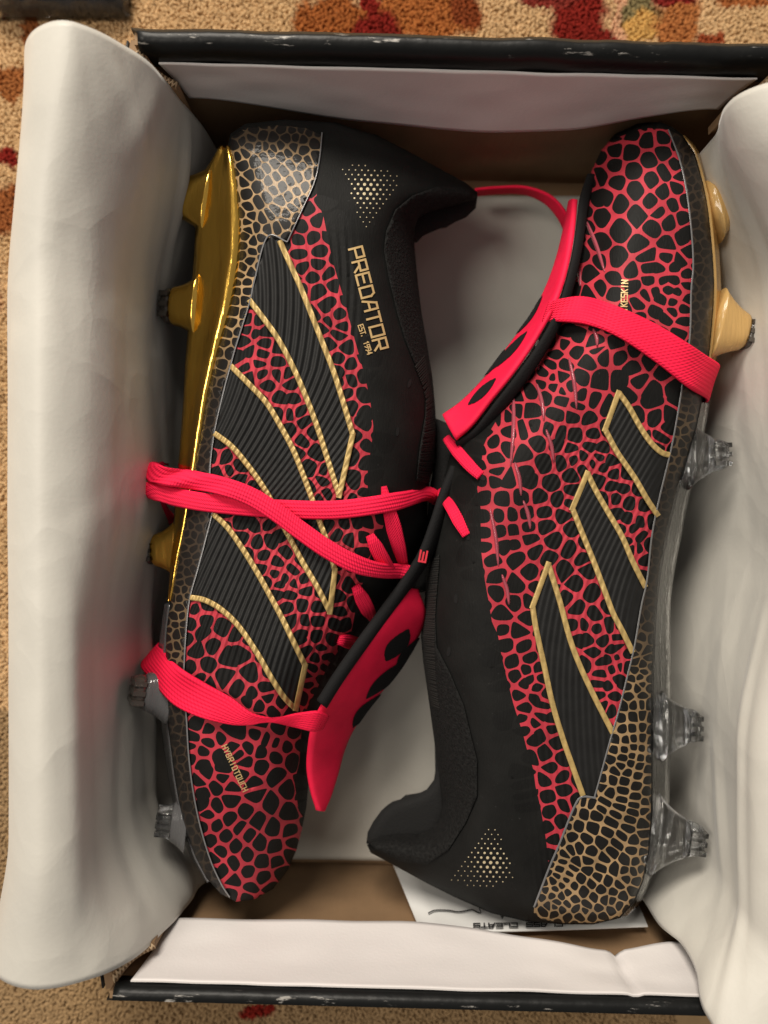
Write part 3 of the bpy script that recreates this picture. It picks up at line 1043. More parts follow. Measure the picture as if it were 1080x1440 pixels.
def stud(parent, base, tip, rb, rt, m, mtip, flare=2.2, tipfrac=0.22):
    """base, tip: (px,py,z); rb, rt: (half size along the boot, half size across) in metres"""
    A = P(*base); B = P(*tip); ax = B - A; L = np.linalg.norm(ax); ax /= L
    u = np.array([0, 1.0, 0]); u = u - ax * (u @ ax); u /= np.linalg.norm(u); w = np.cross(ax, u)

    def loft(name, t0, t1, mm, par, n=12, k=28, cap=True, shrink=1.0):
        V, Fs = [], []
        for i in range(n):
            t = t0 + (t1 - t0) * i / (n - 1)
            q = (1 - t) ** flare
            ru, rw = (rt[0] + (rb[0] - rt[0]) * q) * shrink, (rt[1] + (rb[1] - rt[1]) * q) * shrink
            if i == n - 1: ru *= .9; rw *= .9
            for j in range(k):
                an = 2 * math.pi * j / k
                cu, cw = math.cos(an), math.sin(an)
                e = 0.75
                cu = math.copysign(abs(cu) ** e, cu); cw = math.copysign(abs(cw) ** e, cw)
                V.append(A + ax * L * t + u * ru * cu + w * rw * cw)
        for i in range(n - 1):
            for j in range(k):
                j2 = (j + 1) % k
                Fs.append((i * k + j, i * k + j2, (i + 1) * k + j2, (i + 1) * k + j))
        Fs.append(tuple((n - 1) * k + j for j in range(k))); Fs.append(tuple(reversed(range(k))))
        return make(name, V, Fs, mm, par)
    s = loft('stud', 0, 1 - tipfrac, m, parent)
    tp = loft('stud_tip', 1 - tipfrac + .005, 1.0, mtip, s, n=4, shrink=.93)
    # grip ridges on the tip
    for d in (-.55, 0, .55):
        c = A + ax * L * (1 - tipfrac * .45) + u * rt[0] * d
        V = []
        for sx in (-1, 1):
            for sy in (-1, 1):
                for sz in (-1, 1):
                    V.append(c + ax * sx * L * tipfrac * .55 + u * sy * rt[0] * .14 + w * sz * rt[1] * 1.02)
        Fs = [(0, 1, 3, 2), (4, 6, 7, 5), (0, 4, 5, 1), (2, 3, 7, 6), (0, 2, 6, 4), (1, 5, 7, 3)]
        make('tip_ridge', V, Fs, mtip, s, smooth=False)
    return s


def plate(name, rows, prof, m, parent, zlow, side):
    """rows: (py, x_ridge, x_outer, z_ridge, z_outer); prof: (t, bump)"""
    r = smooth_path(np.array(rows, float), 90)
    G = []
    for (py, xr, xo, zr, zo) in r:
        line = []
        for (t, bz) in prof:
            line.append(P(xr + (xo - xr) * t, py, zr + (zo - zr) * max(0, t) ** 1.35 + bz))
        e = line[-1]
        for k, (dx, q) in enumerate(((0.0004, .25), (-.0002, .5), (-.003, .8), (-.008, 1.0))):
            line.append(np.array([e[0] + side * dx, e[1], e[2] + (zlow - e[2]) * q]))
        G.append(line)
    A = np.array(G)
    return sheet(name, A, m, parent, 0.0012)


# =====================================================================  LEFT BOOT
OUT_L = [(320, 205), (324, 188), (345, 174), (400, 168), (470, 172), (530, 190), (575, 213), (620, 238), (655, 257), (672, 271), (667, 281), (630, 290), (605, 297), (590, 304), (583, 320), (583, 345), (585, 370), (588, 400), (593, 440), (600, 480), (608, 530), (612, 570), (614, 610), (611, 650), (604, 680), (601, 705), (601, 735), (592, 768), (577, 802), (558, 832), (536, 862), (512, 896), (488, 930), (467, 962), (452, 990), (441, 1020), (434, 1060), (434, 1100), (431, 1135), (425, 1165), (417, 1195), (404, 1225), (384, 1250), (357, 1265), (332, 1268), (310, 1257), (290, 1234), (275, 1205), (262, 1170), (252, 1130), (245, 1090), (240, 1050), (235, 1010), (232, 960), (232, 920), (234, 880), (240, 840), (247, 790), (256, 740), (265, 690), (274, 640), (282, 600), (291, 550), (303, 500), (318, 450), (328, 410), (334, 370), (336, 330), (333, 290), (328, 250)]
SOLE_L = [(324, 190), (328, 250), (336, 330), (328, 410), (303, 500), (282, 600), (265, 690), (247, 790), (234, 880), (232, 960), (245, 1090), (275, 1205), (310, 1257)]
COLL_L = [(672, 271), (583, 320), (593, 440), (614, 610), (601, 735), (536, 862), (452, 990), (434, 1100), (404, 1225)]


def ztop_L(x, y):
    return 0.086 + 0.006 * np.exp(-((y - 980) / 190) ** 2) - 0.006 * sstep(330, 180, y) - 0.010 * sstep(1080, 1290, y) - 0.012 * sstep(520, 680, x) * sstep(420, 240, y)


L = Boot('football_boot', OUT_L, SOLE_L, COLL_L, (0.0735, 0.048), ztop_L, (48, 112))
tag(L.root, 'black and red scale print football boot, gold heel plate on the left, toe down', 'football boot', 'pair of football boots')
BAND_L = [(352, 421), (340, 460), (330, 492), (324, 514), (313, 555), (301, 609), (295, 660), (297, 690), (299, 716), (290, 755), (278, 800), (267, 840), (262, 880), (259, 930), (258, 970), (262, 1010), (265, 1060), (271, 1110), (281, 1160), (296, 1210), (311, 1243), (323, 1262)]
PINK_L = [(437, 262), (445, 268), (446, 282), (455, 305), (462, 340), (467, 365), (475, 392), (487, 432), (494, 460), (500, 482), (507, 507), (515, 537), (521, 567), (525, 600), (522, 630), (517, 657), (517, 690), (530, 715), (545, 728), (535, 748), (524, 772), (515, 800), (505, 838), (500, 857), (494, 890), (478, 912), (462, 935), (449, 962), (432, 995), (424, 1025), (421, 1072), (414, 1100), (420, 1140), (440, 1170), (430, 1230), (390, 1275), (300, 1280)] + BAND_L[::-1] + [(352, 421), (370, 350), (395, 338), (412, 322), (426, 292)]
SEED_L = T4((200, 160), [(935, 535), (980, 605), (900, 640), (960, 695), (880, 710), (1000, 770), (880, 790), (900, 865), (990, 855), (960, 912), (1050, 905), (995, 1000), (1075, 955), (1040, 1070)])
SEED_L += T4((200, 400), [(590, 205), (650, 215), (595, 255), (635, 270), (575, 320), (685, 330), (690, 265), (605, 375), (665, 388), (550, 410), (650, 450), (770, 440), (585, 465), (770, 500), (605, 515), (665, 505), (700, 565), (840, 560), (780, 645), (850, 645), (770, 720), (830, 725), (880, 720), (910, 775), (830, 820), (955, 830), (900, 880), (985, 945), (865, 945), (940, 1030), (1030, 1060), (425, 890), (395, 960), (470, 975), (490, 1045), (430, 1070), (540, 1020), (990, 40), (1020, 140), (1045, 205), (1010, 245), (1055, 330), (980, 170)])
SEED_L += T4((400, 430), [(210, 20), (300, 60), (240, 85), (320, 115), (205, 125), (300, 165), (240, 215), (350, 240), (310, 295), (370, 330), (300, 370), (375, 415), (310, 435), (440, 395), (445, 500), (345, 495), (370, 565), (455, 610), (440, 665), (400, 725), (460, 790), (395, 845), (455, 875), (395, 980), (10, 385), (30, 440), (25, 605), (75, 600), (110, 660), (155, 715), (35, 700), (105, 760), (60, 830), (200, 840), (140, 920), (220, 980), (270, 940)])
SEED_L += T4((180, 630), [(545, 50), (570, 130), (615, 180), (640, 95), (500, 150), (490, 60), (640, 430), (700, 430), (640, 500), (730, 540), (800, 525), (850, 490), (890, 590), (760, 605), (680, 600), (840, 640), (750, 680), (930, 685), (970, 640), (825, 712), (885, 735), (785, 750), (850, 770), (930, 765), (985, 750), (1000, 800), (840, 820), (910, 822), (895, 895), (985, 880), (925, 975), (990, 980), (1060, 900), (1060, 970), (980, 1040), (1060, 1060)])
SEED_L += T4((400, 630), [(340, 430), (250, 440), (405, 415), (470, 415), (545, 400), (360, 510), (445, 505), (450, 590), (550, 490), (300, 480), (360, 770), (300, 840), (315, 920), (390, 880), (200, 985), (110, 980), (40, 975), (105, 880), (30, 890), (120, 795), (50, 765), (30, 840), (190, 880), (180, 1070), (100, 1050), (50, 680), (20, 590)])
SEED_L += T4((400, 800), [(290, 310), (340, 310), (100, 360), (180, 380), (260, 400), (95, 405), (120, 455), (215, 450), (180, 500), (225, 490), (260, 510), (160, 565), (230, 555), (205, 620), (130, 600), (140, 650), (170, 690), (110, 720), (170, 740)])
SEED_L += T4((170, 850), [(395, 110), (470, 90), (455, 160), (430, 260), (480, 340), (575, 130), (600, 290), (670, 270), (740, 390), (575, 415), (655, 475), (815, 470), (735, 510), (830, 530), (780, 568), (890, 555), (855, 590), (715, 545), (425, 680), (495, 708), (400, 745), (560, 745), (600, 700), (660, 730), (760, 735), (495, 772), (635, 800), (715, 808), (820, 760), (790, 830), (870, 780), (925, 800), (890, 700), (970, 720)])
SEED_L += T4((200, 1010), [(305, 45), (290, 100), (375, 130), (340, 190), (270, 160), (275, 220), (340, 255), (355, 312), (320, 350), (450, 345), (420, 382), (500, 385), (335, 425), (495, 460), (415, 500), (340, 485), (375, 540), (585, 525), (635, 430), (620, 370), (560, 320), (460, 275), (580, 245), (675, 270), (750, 320), (430, 215), (515, 155), (595, 165), (550, 200), (660, 190), (700, 130), (750, 215), (810, 160), (745, 135), (850, 235), (820, 400), (725, 480), (820, 530), (495, 570), (415, 605), (345, 610), (545, 618), (595, 655), (650, 575), (735, 620), (470, 665), (385, 685), (525, 718), (440, 748), (660, 705), (745, 725), (830, 635), (590, 770), (400, 795), (515, 815), (670, 805), (455, 855), (595, 865), (765, 800), (680, 900), (515, 918), (610, 955), (720, 955), (500, 985), (590, 1010), (790, 870), (850, 700), (830, 770), (405, 860)])


def rib_L(p):
    y = p[:, 1]
    k = np.array([(150, .28), (350, .26), (450, .08), (540, -.10), (620, -.34), (700, -.52), (850, -.42), (1000, -.2), (1300, 0)])
    yy = np.linspace(150, 1300, 300); sl = np.interp(yy, k[:, 0], k[:, 1]); g = np.concatenate([[0], np.cumsum((sl[1:] + sl[:-1]) / 2 * np.diff(yy))])
    return (p[:, 0] - np.interp(y, yy, g)) * 2 * math.pi / np.interp(y, [300, 520, 700, 1000], [11.5, 10.5, 9.0, 9.0])


def ribmask_L(p):
    return sstep(300, 380, p[:, 1]) * sstep(1010, 900, p[:, 1]) * (0.9)


cl = cells_from(SEED_L, PINK_L, 1.6, 15, 26, merge=.10, pairs=PAIR_L)
patch('upper', L, OUT_L, [PINK_L], cl, 6, 0, lambda r, c: 1 if (r and not c) else (2 if c else 0), [M_KNIT, M_PINK, M_SCALE], L.root, skirt=0, rib=rib_L, ribmask=lambda p: ribmask_L(p) * sstep(520, 480, p[:, 0]), under=0.012)

# snake-print heel counter and the band above the sole
CLIP_L = [(322, 207), (326, 192), (345, 180), (390, 176), (430, 180), (452, 190), (449, 225), (442, 256), (427, 290), (413, 320), (404, 338), (392, 336), (376, 334), (366, 360), (358, 395), (351, 421), (340, 460), (330, 492), (323, 516), (312, 548), (290, 552), (303, 500), (318, 450), (328, 410), (334, 370), (336, 330), (333, 290), (328, 250)]
SNK_L = T4((200, 160), [(565, 290), (600, 350), (650, 410), (585, 450), (570, 385), (650, 495), (600, 525), (700, 465), (715, 375), (665, 335), (700, 310), (635, 270), (740, 430), (750, 355), (795, 320), (785, 410), (775, 490), (750, 540), (825, 465), (840, 380), (875, 360), (835, 285), (870, 260), (745, 280), (780, 240), (720, 220), (690, 235), (660, 190), (690, 190), (740, 195), (775, 180), (820, 220), (900, 290), (935, 260), (970, 245), (905, 205), (850, 190), (870, 435), (915, 415), (870, 500), (905, 490), (845, 530), (815, 560), (715, 570), (680, 590), (610, 575), (590, 610), (600, 650), (580, 690), (620, 720), (570, 745), (570, 790), (605, 825), (610, 775), (570, 870), (550, 905), (610, 890), (530, 950), (590, 950), (530, 995), (590, 995), (520, 1050), (580, 1050), (760, 640), (800, 620), (640, 640)])
SNK_L += T4((200, 400), [(510, 150), (500, 215), (470, 275), (460, 330), (430, 380), (490, 380), (440, 450), (420, 500), (400, 540), (440, 550)])


def fade_L(p):
    y = p[:, 1]
    return np.clip(sstep(440, 575, y) * .96 - .28 * sstep(800, 870, y) * sstep(1010, 940, y) + 0.85 * sstep(222, 196, y), 0, 1)  # print fade along the band; last term paints shadow onto the heel top


snk = lambda r, c: 1 if c else 0
FOX_L = [(312, 549), (301, 609), (295, 660), (297, 690), (298, 716), (290, 755), (278, 800), (266, 842), (262, 880), (259, 930), (258, 970), (262, 1010), (265, 1060), (271, 1110), (281, 1160), (296, 1210), (311, 1243), (325, 1265), (310, 1256), (290, 1233), (275, 1204), (263, 1170), (253, 1130), (246, 1090), (241, 1050), (236, 1010), (233, 960), (233, 920), (235, 880), (241, 840), (248, 790), (257, 740), (266, 690), (275, 640), (283, 600), (291, 553)]
HEEL_L = CLIP_L[:20] + FOX_L[1:] + CLIP_L[21:]
patch('heel_counter', L, HEEL_L, [], cells_from(SNK_L, HEEL_L, 0.85, 10.0, 14), 6, 0.0007, snk, [M_SNAKE_LINE, M_SNAKE_CELL], L.root, fade=fade_L)
surf_ribbon('edge_bead', L, [(404, 340)] + [(376, 333), (358, 393)] + BAND_L, 2.2, 0.0011, M_BEAD, L.root)
surf_ribbon('edge_bead', L, [(453, 186), (449, 225), (442, 256), (427, 290), (404, 340)], 2.0, 0.0010, M_BEAD, L.root)

# three ribbed stripes with gold trims
A_R = [(393, 338), (407, 369), (421, 400), (434, 432), (452, 478), (469, 522), (484, 570), (496, 611)]
A_L = [(350, 421), (370, 447), (390, 475), (410, 512), (429, 555), (446, 600), (462, 650), (477, 697)]
B_R = [(324, 514), (350, 540), (375, 567), (395, 600), (412, 632), (426, 667), (440, 705), (450, 735), (462, 768), (471, 802)]
B_L = [(301, 609), (325, 627), (345, 650), (365, 677), (382, 705), (396, 735), (411, 763), (427, 793), (447, 827), (464, 861)]
C_R = [(299, 722), (320, 742), (340, 770), (360, 802), (380, 838), (397, 870), (413, 903), (429, 936)]
C_L = [(267, 840), (288, 844), (311, 857), (335, 880), (360, 916), (382, 954), (400, 981), (416, 997)]


def stripe(boot, right, left, start, rib, step=2.3, amp=0.00042, tip_trim=True, per=None):
    R_, L_ = smooth_path(right, 60), smooth_path(left, 60)
    poly = np.vstack([R_, L_[::-1], np.array(start).reshape(-1, 2)])
    s = patch('stripe', boot, poly, [], [], step, 0.0006, lambda r, c: 0, [M_RIB], boot.root, rib=rib, ribamp=amp)
    surf_ribbon('gold_trim', boot, right, 8.0, 0.0012, M_TRIM, s, rib, amp * .8)
    surf_ribbon('gold_trim', boot, left, 8.0, 0.0012, M_TRIM, s, rib, amp * .8)
    e = [right[-1], left[-1]]
    d_ = np.array(e[1], float) - np.array(e[0]); d_ = d_ / np.linalg.norm(d_) * 3.2
    e = [tuple(np.array(e[0]) - d_), tuple(np.array(e[1]) + d_)]
    surf_ribbon('gold_trim', boot, [e[0], ((e[0][0] + e[1][0]) / 2, (e[0][1] + e[1][1]) / 2), e[1]], 8.0, 0.00125, M_TRIM, s, rib, amp * .4)
    return s


stripe(L, A_R, A_L, [(359, 392), (372, 340), (381, 333)], rib_L)
stripe(L, B_R, B_L, [(311, 556)], rib_L)
stripe(L, C_R, C_L, [(279, 798), (291, 756)], rib_L)

# collar, heel lining
COLLAR_L = [(668, 275), (630, 289), (605, 296), (589, 303), (582, 320), (582, 345), (584, 370), (587, 400), (592, 440), (599, 480), (607, 530), (611, 570), (613, 610), (610, 650), (603, 680), (586, 674), (590, 632), (598, 585), (600, 540), (582, 508), (570, 478), (560, 445), (547, 392), (540, 352), (543, 325), (556, 295), (580, 275), (615, 262), (650, 264)]
patch('collar', L, COLLAR_L, [], [], 5, 0.0010, lambda r, c: 0, [M_COLLAR], L.root)


def rib_lines(name, boot, path_a, path_b, n, off, m, parent):
    """raised knit ribs joining two paths"""
    a = smooth_path(path_a, n); b2 = smooth_path(path_b, n)
    V, Fs = [], []
    for i in range(n):
        p, q = a[i], b2[i] + np.array([0, random.uniform(-1.5, 1.5)])
        d = q - p; d /= np.linalg.norm(d); nn = np.array([-d[1], d[0]]) * 1.0
        pts = []
        for k in range(5):
            c = p + (q - p) * k / 4
            pts += [c + nn, c, c - nn]
        pts = np.array(pts); z = boot.z(pts) + off
        z[1::3] += 0.00055
        b0 = len(V)
        V += [tuple(w) for w in P(pts[:, 0], pts[:, 1], z)]
        for k in range(4):
            for j in range(2):
                c = b0 + k * 3 + j
                Fs.append((c, c + 1, c + 4, c + 3))
    return make(name, V, Fs, m, parent)


M_RIBKNIT = simple('black_rib_knit', (0.018, 0.017, 0.0155), 0.85, spec=0.3)
rib_lines('knit_ribs', L, [(598, 500), (607, 550), (612, 590), (611, 640), (603, 678)], [(584, 515), (598, 556), (598, 595), (591, 640), (586, 676)], 52, 0.0010, M_RIBKNIT, L.root)
lin = Boot.__new__(Boot)


def dome(name, outline, ze, zt, zb, D, m, parent):
    b2 = Boot.__new__(Boot)
    b2.out = np.asarray(outline, float); b2.res = resample_poly(b2.out, 4)
    b2.sole = b2.out[:2]; b2.collar = b2.out[-2:]
    b2.ze = (ze, ze); b2.D = (D, D); b2.ztop = lambda x, y: zt + 0 * x
    fine = resample_poly(b2.out, 2.5); fn = np.roll(fine, -1, 0)
    b2.mid = (fine + fn) / 2; b2.len = np.linalg.norm(fn - fine, axis=1)
    return patch(name, b2, outline, [], [], 7, 0, lambda r, c: 0, [m], parent, skirt=0, under=zb)


dome('tongue_lining', [(612, 588), (636, 598), (648, 640), (642, 690), (632, 740), (617, 790), (598, 832), (575, 836), (580, 790), (600, 740), (604, 690), (610, 650)], 0.044, 0.050, 0.03, 14, M_LINING, L.root)
dome('collar_lining', [(672, 272), (669, 293), (655, 306), (622, 320), (596, 331), (586, 341), (570, 340), (565, 310), (590, 285), (640, 268)], 0.040, 0.044, 0.030, 14, M_LINING, L.root)

# lettering, dots, eyelets
letters('lettering', 'PREDATOR', (491, 351), (38, 147), (147, -38), 18.9, 14.0, 18.5, 2.9, on(L, 0.0003), M_LETTER, L.root)
letters('lettering', 'EST. 1994', (503.5, 458), (14, 43), (43, -14), 4.95, 3.3, 7, 1.3, on(L, 0.0003), M_LETTER, L.root)
letters('lettering', 'HYBRIDTOUCH', (312, 1050), (31, 66), (66, -31), 6.6, 4.2, 7.5, 1.3, on(L, 0.0003), M_LETTER, L.root)


def dot_field(tri, c0, ang):
    out = []
    ca, sa = math.cos(ang), math.sin(ang)
    for i in range(-14, 15):
        for j in range(-14, 15):
            u, v = (i + (j % 2) * .5) * 9.0, j * 6.6
            x, y = c0[0] + u * ca - v * sa, c0[1] + u * sa + v * ca
            if inside(np.array(tri), np.array([(x, y)]))[0]:
                d = math.hypot(x - c0[0], y - c0[1])
                out.append((x, y, 0.75 + 1.75 * math.exp(-(d / 21) ** 2)))
    return out


dots('dot_print', L, dot_field([(481, 236), (495, 229), (540, 236), (563, 247), (561, 258), (520, 322), (507, 319)], (517, 266), math.radians(2)), M_DOT, L.root)
slot('eyelet', L, (576, 539), 5, 13, .3, L.root); slot('eyelet', L, (559, 607), 5, 13, .1, L.root)
slot('eyelet', L, (553, 347), 9, 14, .2, L.root)

# gold heel plate, smoky front plate, studs
PROF = [(-.06, -.0002), (0, .0004), (.12, .0012), (.22, .0010), (.34, 0), (.5, -.0004), (.7, -.0004), (.85, 0), (1, 0)]
PROF_G = [(-.06, -.0002), (0, .0006), (.08, .0016), (.16, .0020), (.24, .0016), (.34, .0005), (.5, -.0005), (.7, -.0005), (.85, 0), (1, 0)]
gp = plate('gold_soleplate', [(206, 322, 310, .0745, 0.0732), (225, 328, 300, .0755, 0.0721), (250, 332, 285, .076, 0.0700), (280, 335, 280, .0765, 0.0690), (320, 337, 277, .077, 0.0685), (360, 335, 275, .077, 0.0685), (400, 329, 272, .077, 0.0685), (440, 321, 268, .077, 0.0685), (480, 310, 265, .0765, 0.0685), (520, 300, 262, .0765, 0.0685), (560, 291, 260, .0765, 0.0695), (600, 284, 257, .0765, 0.0695), (650, 276, 253, .0765, 0.0695), (700, 268, 249, .0765, 0.0695), (750, 259, 245, .0765, 0.0705), (790, 250, 242, .0765, 0.0721), (820, 245, 240, .0765, 0.0730), (845, 240, 238, .076, 0.0741)], PROF_G, M_GOLD, L.root, 0.02, -1)
stud(L.root, (300, 284, .066), (236, 277, .062), (.0150, .0075), (.0072, .0054), M_GOLD, M_TIP, 2.0, .24)
stud(L.root, (284, 432, .066), (233, 431, .062), (.0135, .0075), (.0075, .0054), M_GOLD, M_TIP, 2.4, .22)
stud(L.root, (262, 772, .066), (201, 774, .066), (.0175, .0070), (.0060, .0052), M_GOLD, M_TIP, 2.6, .24)
plate('clear_soleplate', [(850, 240, 233, .0735, .066), (900, 235, 226, .0735, .064), (950, 233, 223, .073, .062), (1000, 236, 226, .072, .060), (1050, 242, 232, .071, .058), (1100, 248, 240, .070, .056), (1150, 258, 250, .069, .055), (1200, 274, 268, .068, .055), (1240, 294, 290, .066, .055)], PROF, M_SMOKE, L.root, 0.02, -1)
stud(L.root, (238, 975, .072), (186, 971, .078), (.0120, .0085), (.0066, .0056), M_SMOKE, M_TIP, 2.2, .3)
stud(L.root, (264, 1156, .066), (222, 1154, .068), (.0120, .0085), (.0062, .0056), M_SMOKE, M_CLEAR, 2.2, .45)

# tongue flap, straps, laces
tg = ribbon('tongue', [(566, 826, .070), (545, 858, .074), (524, 889, .077), (500, 924, .079), (474, 962, .081), (452, 994, .081), (440, 1020, .079), (434, 1055, .076), (433, 1085, .073), (439, 1117, .070), (447, 1140, .067)],
            [(586, 828, .062), (597, 862, .058), (588, 893, .055), (564, 935, .054), (540, 966, .054), (515, 997, .054), (495, 1027, .055), (483, 1055, .056), (474, 1088, .058), (463, 1122, .060), (454, 1140, .062)], 0.0030, M_TONGUE, L.root, n=80, nc=11, bulge=.5)
ribbon('tongue_edge', [(637, 655, .066), (622, 690, .069), (607, 735, .071), (592, 775, .072), (572, 808, .072), (547, 843, .075), (522, 876, .078), (496, 912, .081), (470, 950, .083), (447, 986, .083)],
       [(646, 660, .060), (632, 700, .062), (619, 745, .063), (604, 783, .064), (582, 817, .065), (557, 851, .070), (532, 885, .074), (506, 921, .077), (480, 958, .079), (458, 994, .079)], 0.0042, M_TONGUE_BLACK, tg, n=80, nc=9, bulge=.8)


def flap_patch(name, a, b2, u0, u1, t0, t1, m, parent, off, hw=.22):
    """dark diamonds let into a strap: a thin lens lying on its face"""
    A, B = smooth_path(a, 201), smooth_path(b2, 201)
    A, B = P(A[:, 0], A[:, 1], A[:, 2]), P(B[:, 0], B[:, 1], B[:, 2])
    tan = np.gradient((A + B) / 2, axis=0); N = np.cross(tan, B - A); N /= np.linalg.norm(N, axis=1, keepdims=True)
    if N[100, 2] < 0: N = -N
    V, Fs = [], []
    n = 22
    for k in range(n + 1):
        q = k / n; j = int(round((t0 + (t1 - t0) * q) * 200))
        wd = max(.02, math.sin(math.pi * q) ** .8)
        um = u0 + (u1 - u0) * q
        for s_ in (-1, -.5, 0, .5, 1):
            u = min(1.02, max(-.02, um + s_ * wd * hw))
            pr = .5 + .5 * math.sqrt(max(0, 1 - (2 * min(1, max(0, u)) - 1) ** 2))
            V.append(A[j] * (1 - u) + B[j] * u + N[j] * (off * pr + .0003))
    for k in range(n):
        for s_ in range(4):
            c = k * 5 + s_
            Fs.append((c, c + 1, c + 6, c + 5))
    return make(name, V, Fs, m, parent)


TE1 = [(566, 826, .070), (545, 858, .074), (524, 889, .077), (500, 924, .079), (474, 962, .081), (452, 994, .081), (440, 1020, .079), (434, 1055, .076), (433, 1085, .073), (439, 1117, .070), (447, 1140, .067)]
TE2 = [(586, 828, .062), (597, 862, .058), (588, 893, .055), (564, 935, .054), (540, 966, .054), (515, 997, .054), (495, 1027, .055), (483, 1055, .056), (474, 1088, .058), (463, 1122, .060), (454, 1140, .062)]
flap_patch('dark_diamond', TE1, TE2, .62, .55, .17, .32, M_TONGUE_BLACK, tg, .0015)
flap_patch('dark_diamond', TE1, TE2, 1.0, .95, .20, .36, M_TONGUE_BLACK, tg, .0015)
flap_patch('dark_diamond', TE1, TE2, .98, .72, .29, .50, M_TONGUE_BLACK, tg, .0015)
flap_patch('dark_diamond', TE1, TE2, 1.0, .90, .47, .64, M_TONGUE_BLACK, tg, .0015)
zL = lambda x, y: float(L.z(np.array([(x, y)]))[0])
ribbon('elastic_strap', [(462, 1006, .081), (447, 1000, .086), (420, 1003, .088), (385, 1009, zL(385, 1009) + .004), (355, 1003, zL(355, 1003) + .004), (325, 981, zL(325, 981) + .003), (290, 962, zL(290, 962) + .003), (255, 941, zL(255, 941) + .004), (232, 917, .073), (222, 908, .066), (228, 903, .058), (240, 900, .05)],
       [(452, 1026, .080), (438, 1028, .085), (412, 1022, .0875), (380, 1016, zL(380, 1016) + .0045), (350, 1019, zL(350, 1019) + .003), (320, 1018, zL(320, 1018) + .003), (280, 1008, zL(280, 1008) + .003), (243, 989, zL(243, 989) + .003), (213, 955, .073), (199, 938, .066), (206, 925, .058), (226, 915, .05)], 0.0014, M_ELASTIC, L.root, n=90, nc=13, bulge=.3)
lace('lace', L, [(616, 704, 'z', .046, 18), (609, 698, 'z', .058, 20), (601, 694, 's', .003), (570, 702, 's', .003), (530, 710, 's', .004), (470, 717, 's', .003), (400, 716, 's', .0026), (340, 712, 's', .0026), (285, 706, 's', .003), (248, 699, 'z', .083), (225, 692, 'z', .082), (208, 690, 'z', .076), (214, 700, 'z', .067), (226, 722, 'z', .058), (240, 738, 'z', .05)], 26, M_LACE, L.root)
lace('lace', L, [(586, 808, 'z', .060, 20), (575, 805, 'z', .070, 21), (562, 803, 's', .004, 22), (535, 802, 's', .0055), (500, 793, 's', .005), (460, 772, 's', .005), (420, 744, 's', .0055), (385, 718, 's', .0062), (350, 697, 's', .006), (310, 683, 's', .0056), (270, 675, 's', .007), (240, 671, 'z', .086), (224, 668, 'z', .083), (213, 664, 'z', .076), (218, 659, 'z', .066), (232, 662, 'z', .055)], 26, M_LACE, L.root)
lace('lace', L, [(540, 684, 's', .0012, 8), (543, 700, 's', .002, 18), (552, 735, 's', .0022, 22), (562, 775, 's', .002, 20), (568, 800, 's', .0005, 14)], 20, M_LACE, L.root)
lace('lace', L, [(520, 752, 's', .0008, 12), (526, 764, 's', .002, 20), (537, 785, 's', .0022, 21), (548, 805, 's', .002, 20)], 20, M_LACE, L.root)
lace('lace', L, [(500, 824, 's', .0008, 12), (506, 836, 's', .002, 21), (517, 858, 's', .002, 20), (524, 882, 's', .0006, 15)], 20, M_LACE, L.root)
lace('lace', L, [(476, 900, 's', .0008, 13), (484, 901, 's', .0022, 20), (500, 904, 's', .002, 20), (514, 904, 's', .0006, 16)], 20, M_LACE, L.root)
letters('tongue_mark', 'E', (589, 789), (4, -20), (18, 3), 10, 15, 9, 2.6, lambda p, e: P(p[:, 0], p[:, 1], 0.0745 + e), M_RED_MARK, L.root)

# =====================================================================  RIGHT BOOT
OUT_R = [(930, 172), (895, 173), (865, 188), (845, 212), (832, 240), (820, 285), (811, 330), (800, 375), (788, 415), (768, 455), (742, 500), (715, 535), (685, 568), (660, 598), (643, 612), (632, 640), (622, 680), (612, 725), (603, 765), (600, 790), (597, 850), (592, 895), (595, 930), (600, 965), (607, 1015), (613, 1060), (618, 1095), (622, 1130), (619, 1153), (609, 1168), (587, 1178), (550, 1177), (530, 1181), (516, 1188), (521, 1199), (560, 1220), (600, 1242), (640, 1262), (690, 1284), (740, 1296), (790, 1300), (835, 1300), (872, 1291), (893, 1268), (905, 1238), (913, 1200), (917, 1150), (918, 1100), (917, 1050), (917, 1000), (918, 950), (920, 900), (923, 850), (929, 800), (938, 750), (950, 700), (968, 640), (980, 600), (990, 550), (999, 490), (1004, 430), (1005, 395), (1002, 347), (997, 297), (990, 260), (977, 215), (960, 190), (945, 178)]
SOLE_R = [(960, 190), (990, 260), (1002, 347), (1004, 430), (990, 550), (968, 640), (938, 750), (920, 900), (917, 1050), (913, 1200), (893, 1268)]
COLL_R = [(865, 188), (820, 285), (788, 415), (715, 535), (643, 612), (612, 725), (597, 850), (600, 965), (622, 1130), (516, 1188), (600, 1242)]


def ztop_R(x, y):
    return 0.088 + 0.006 * np.exp(-((y - 470) / 200) ** 2) - 0.010 * sstep(330, 150, y) - 0.006 * sstep(1100, 1300, y) - 0.012 * sstep(680, 520, x) * sstep(1040, 1200, y)


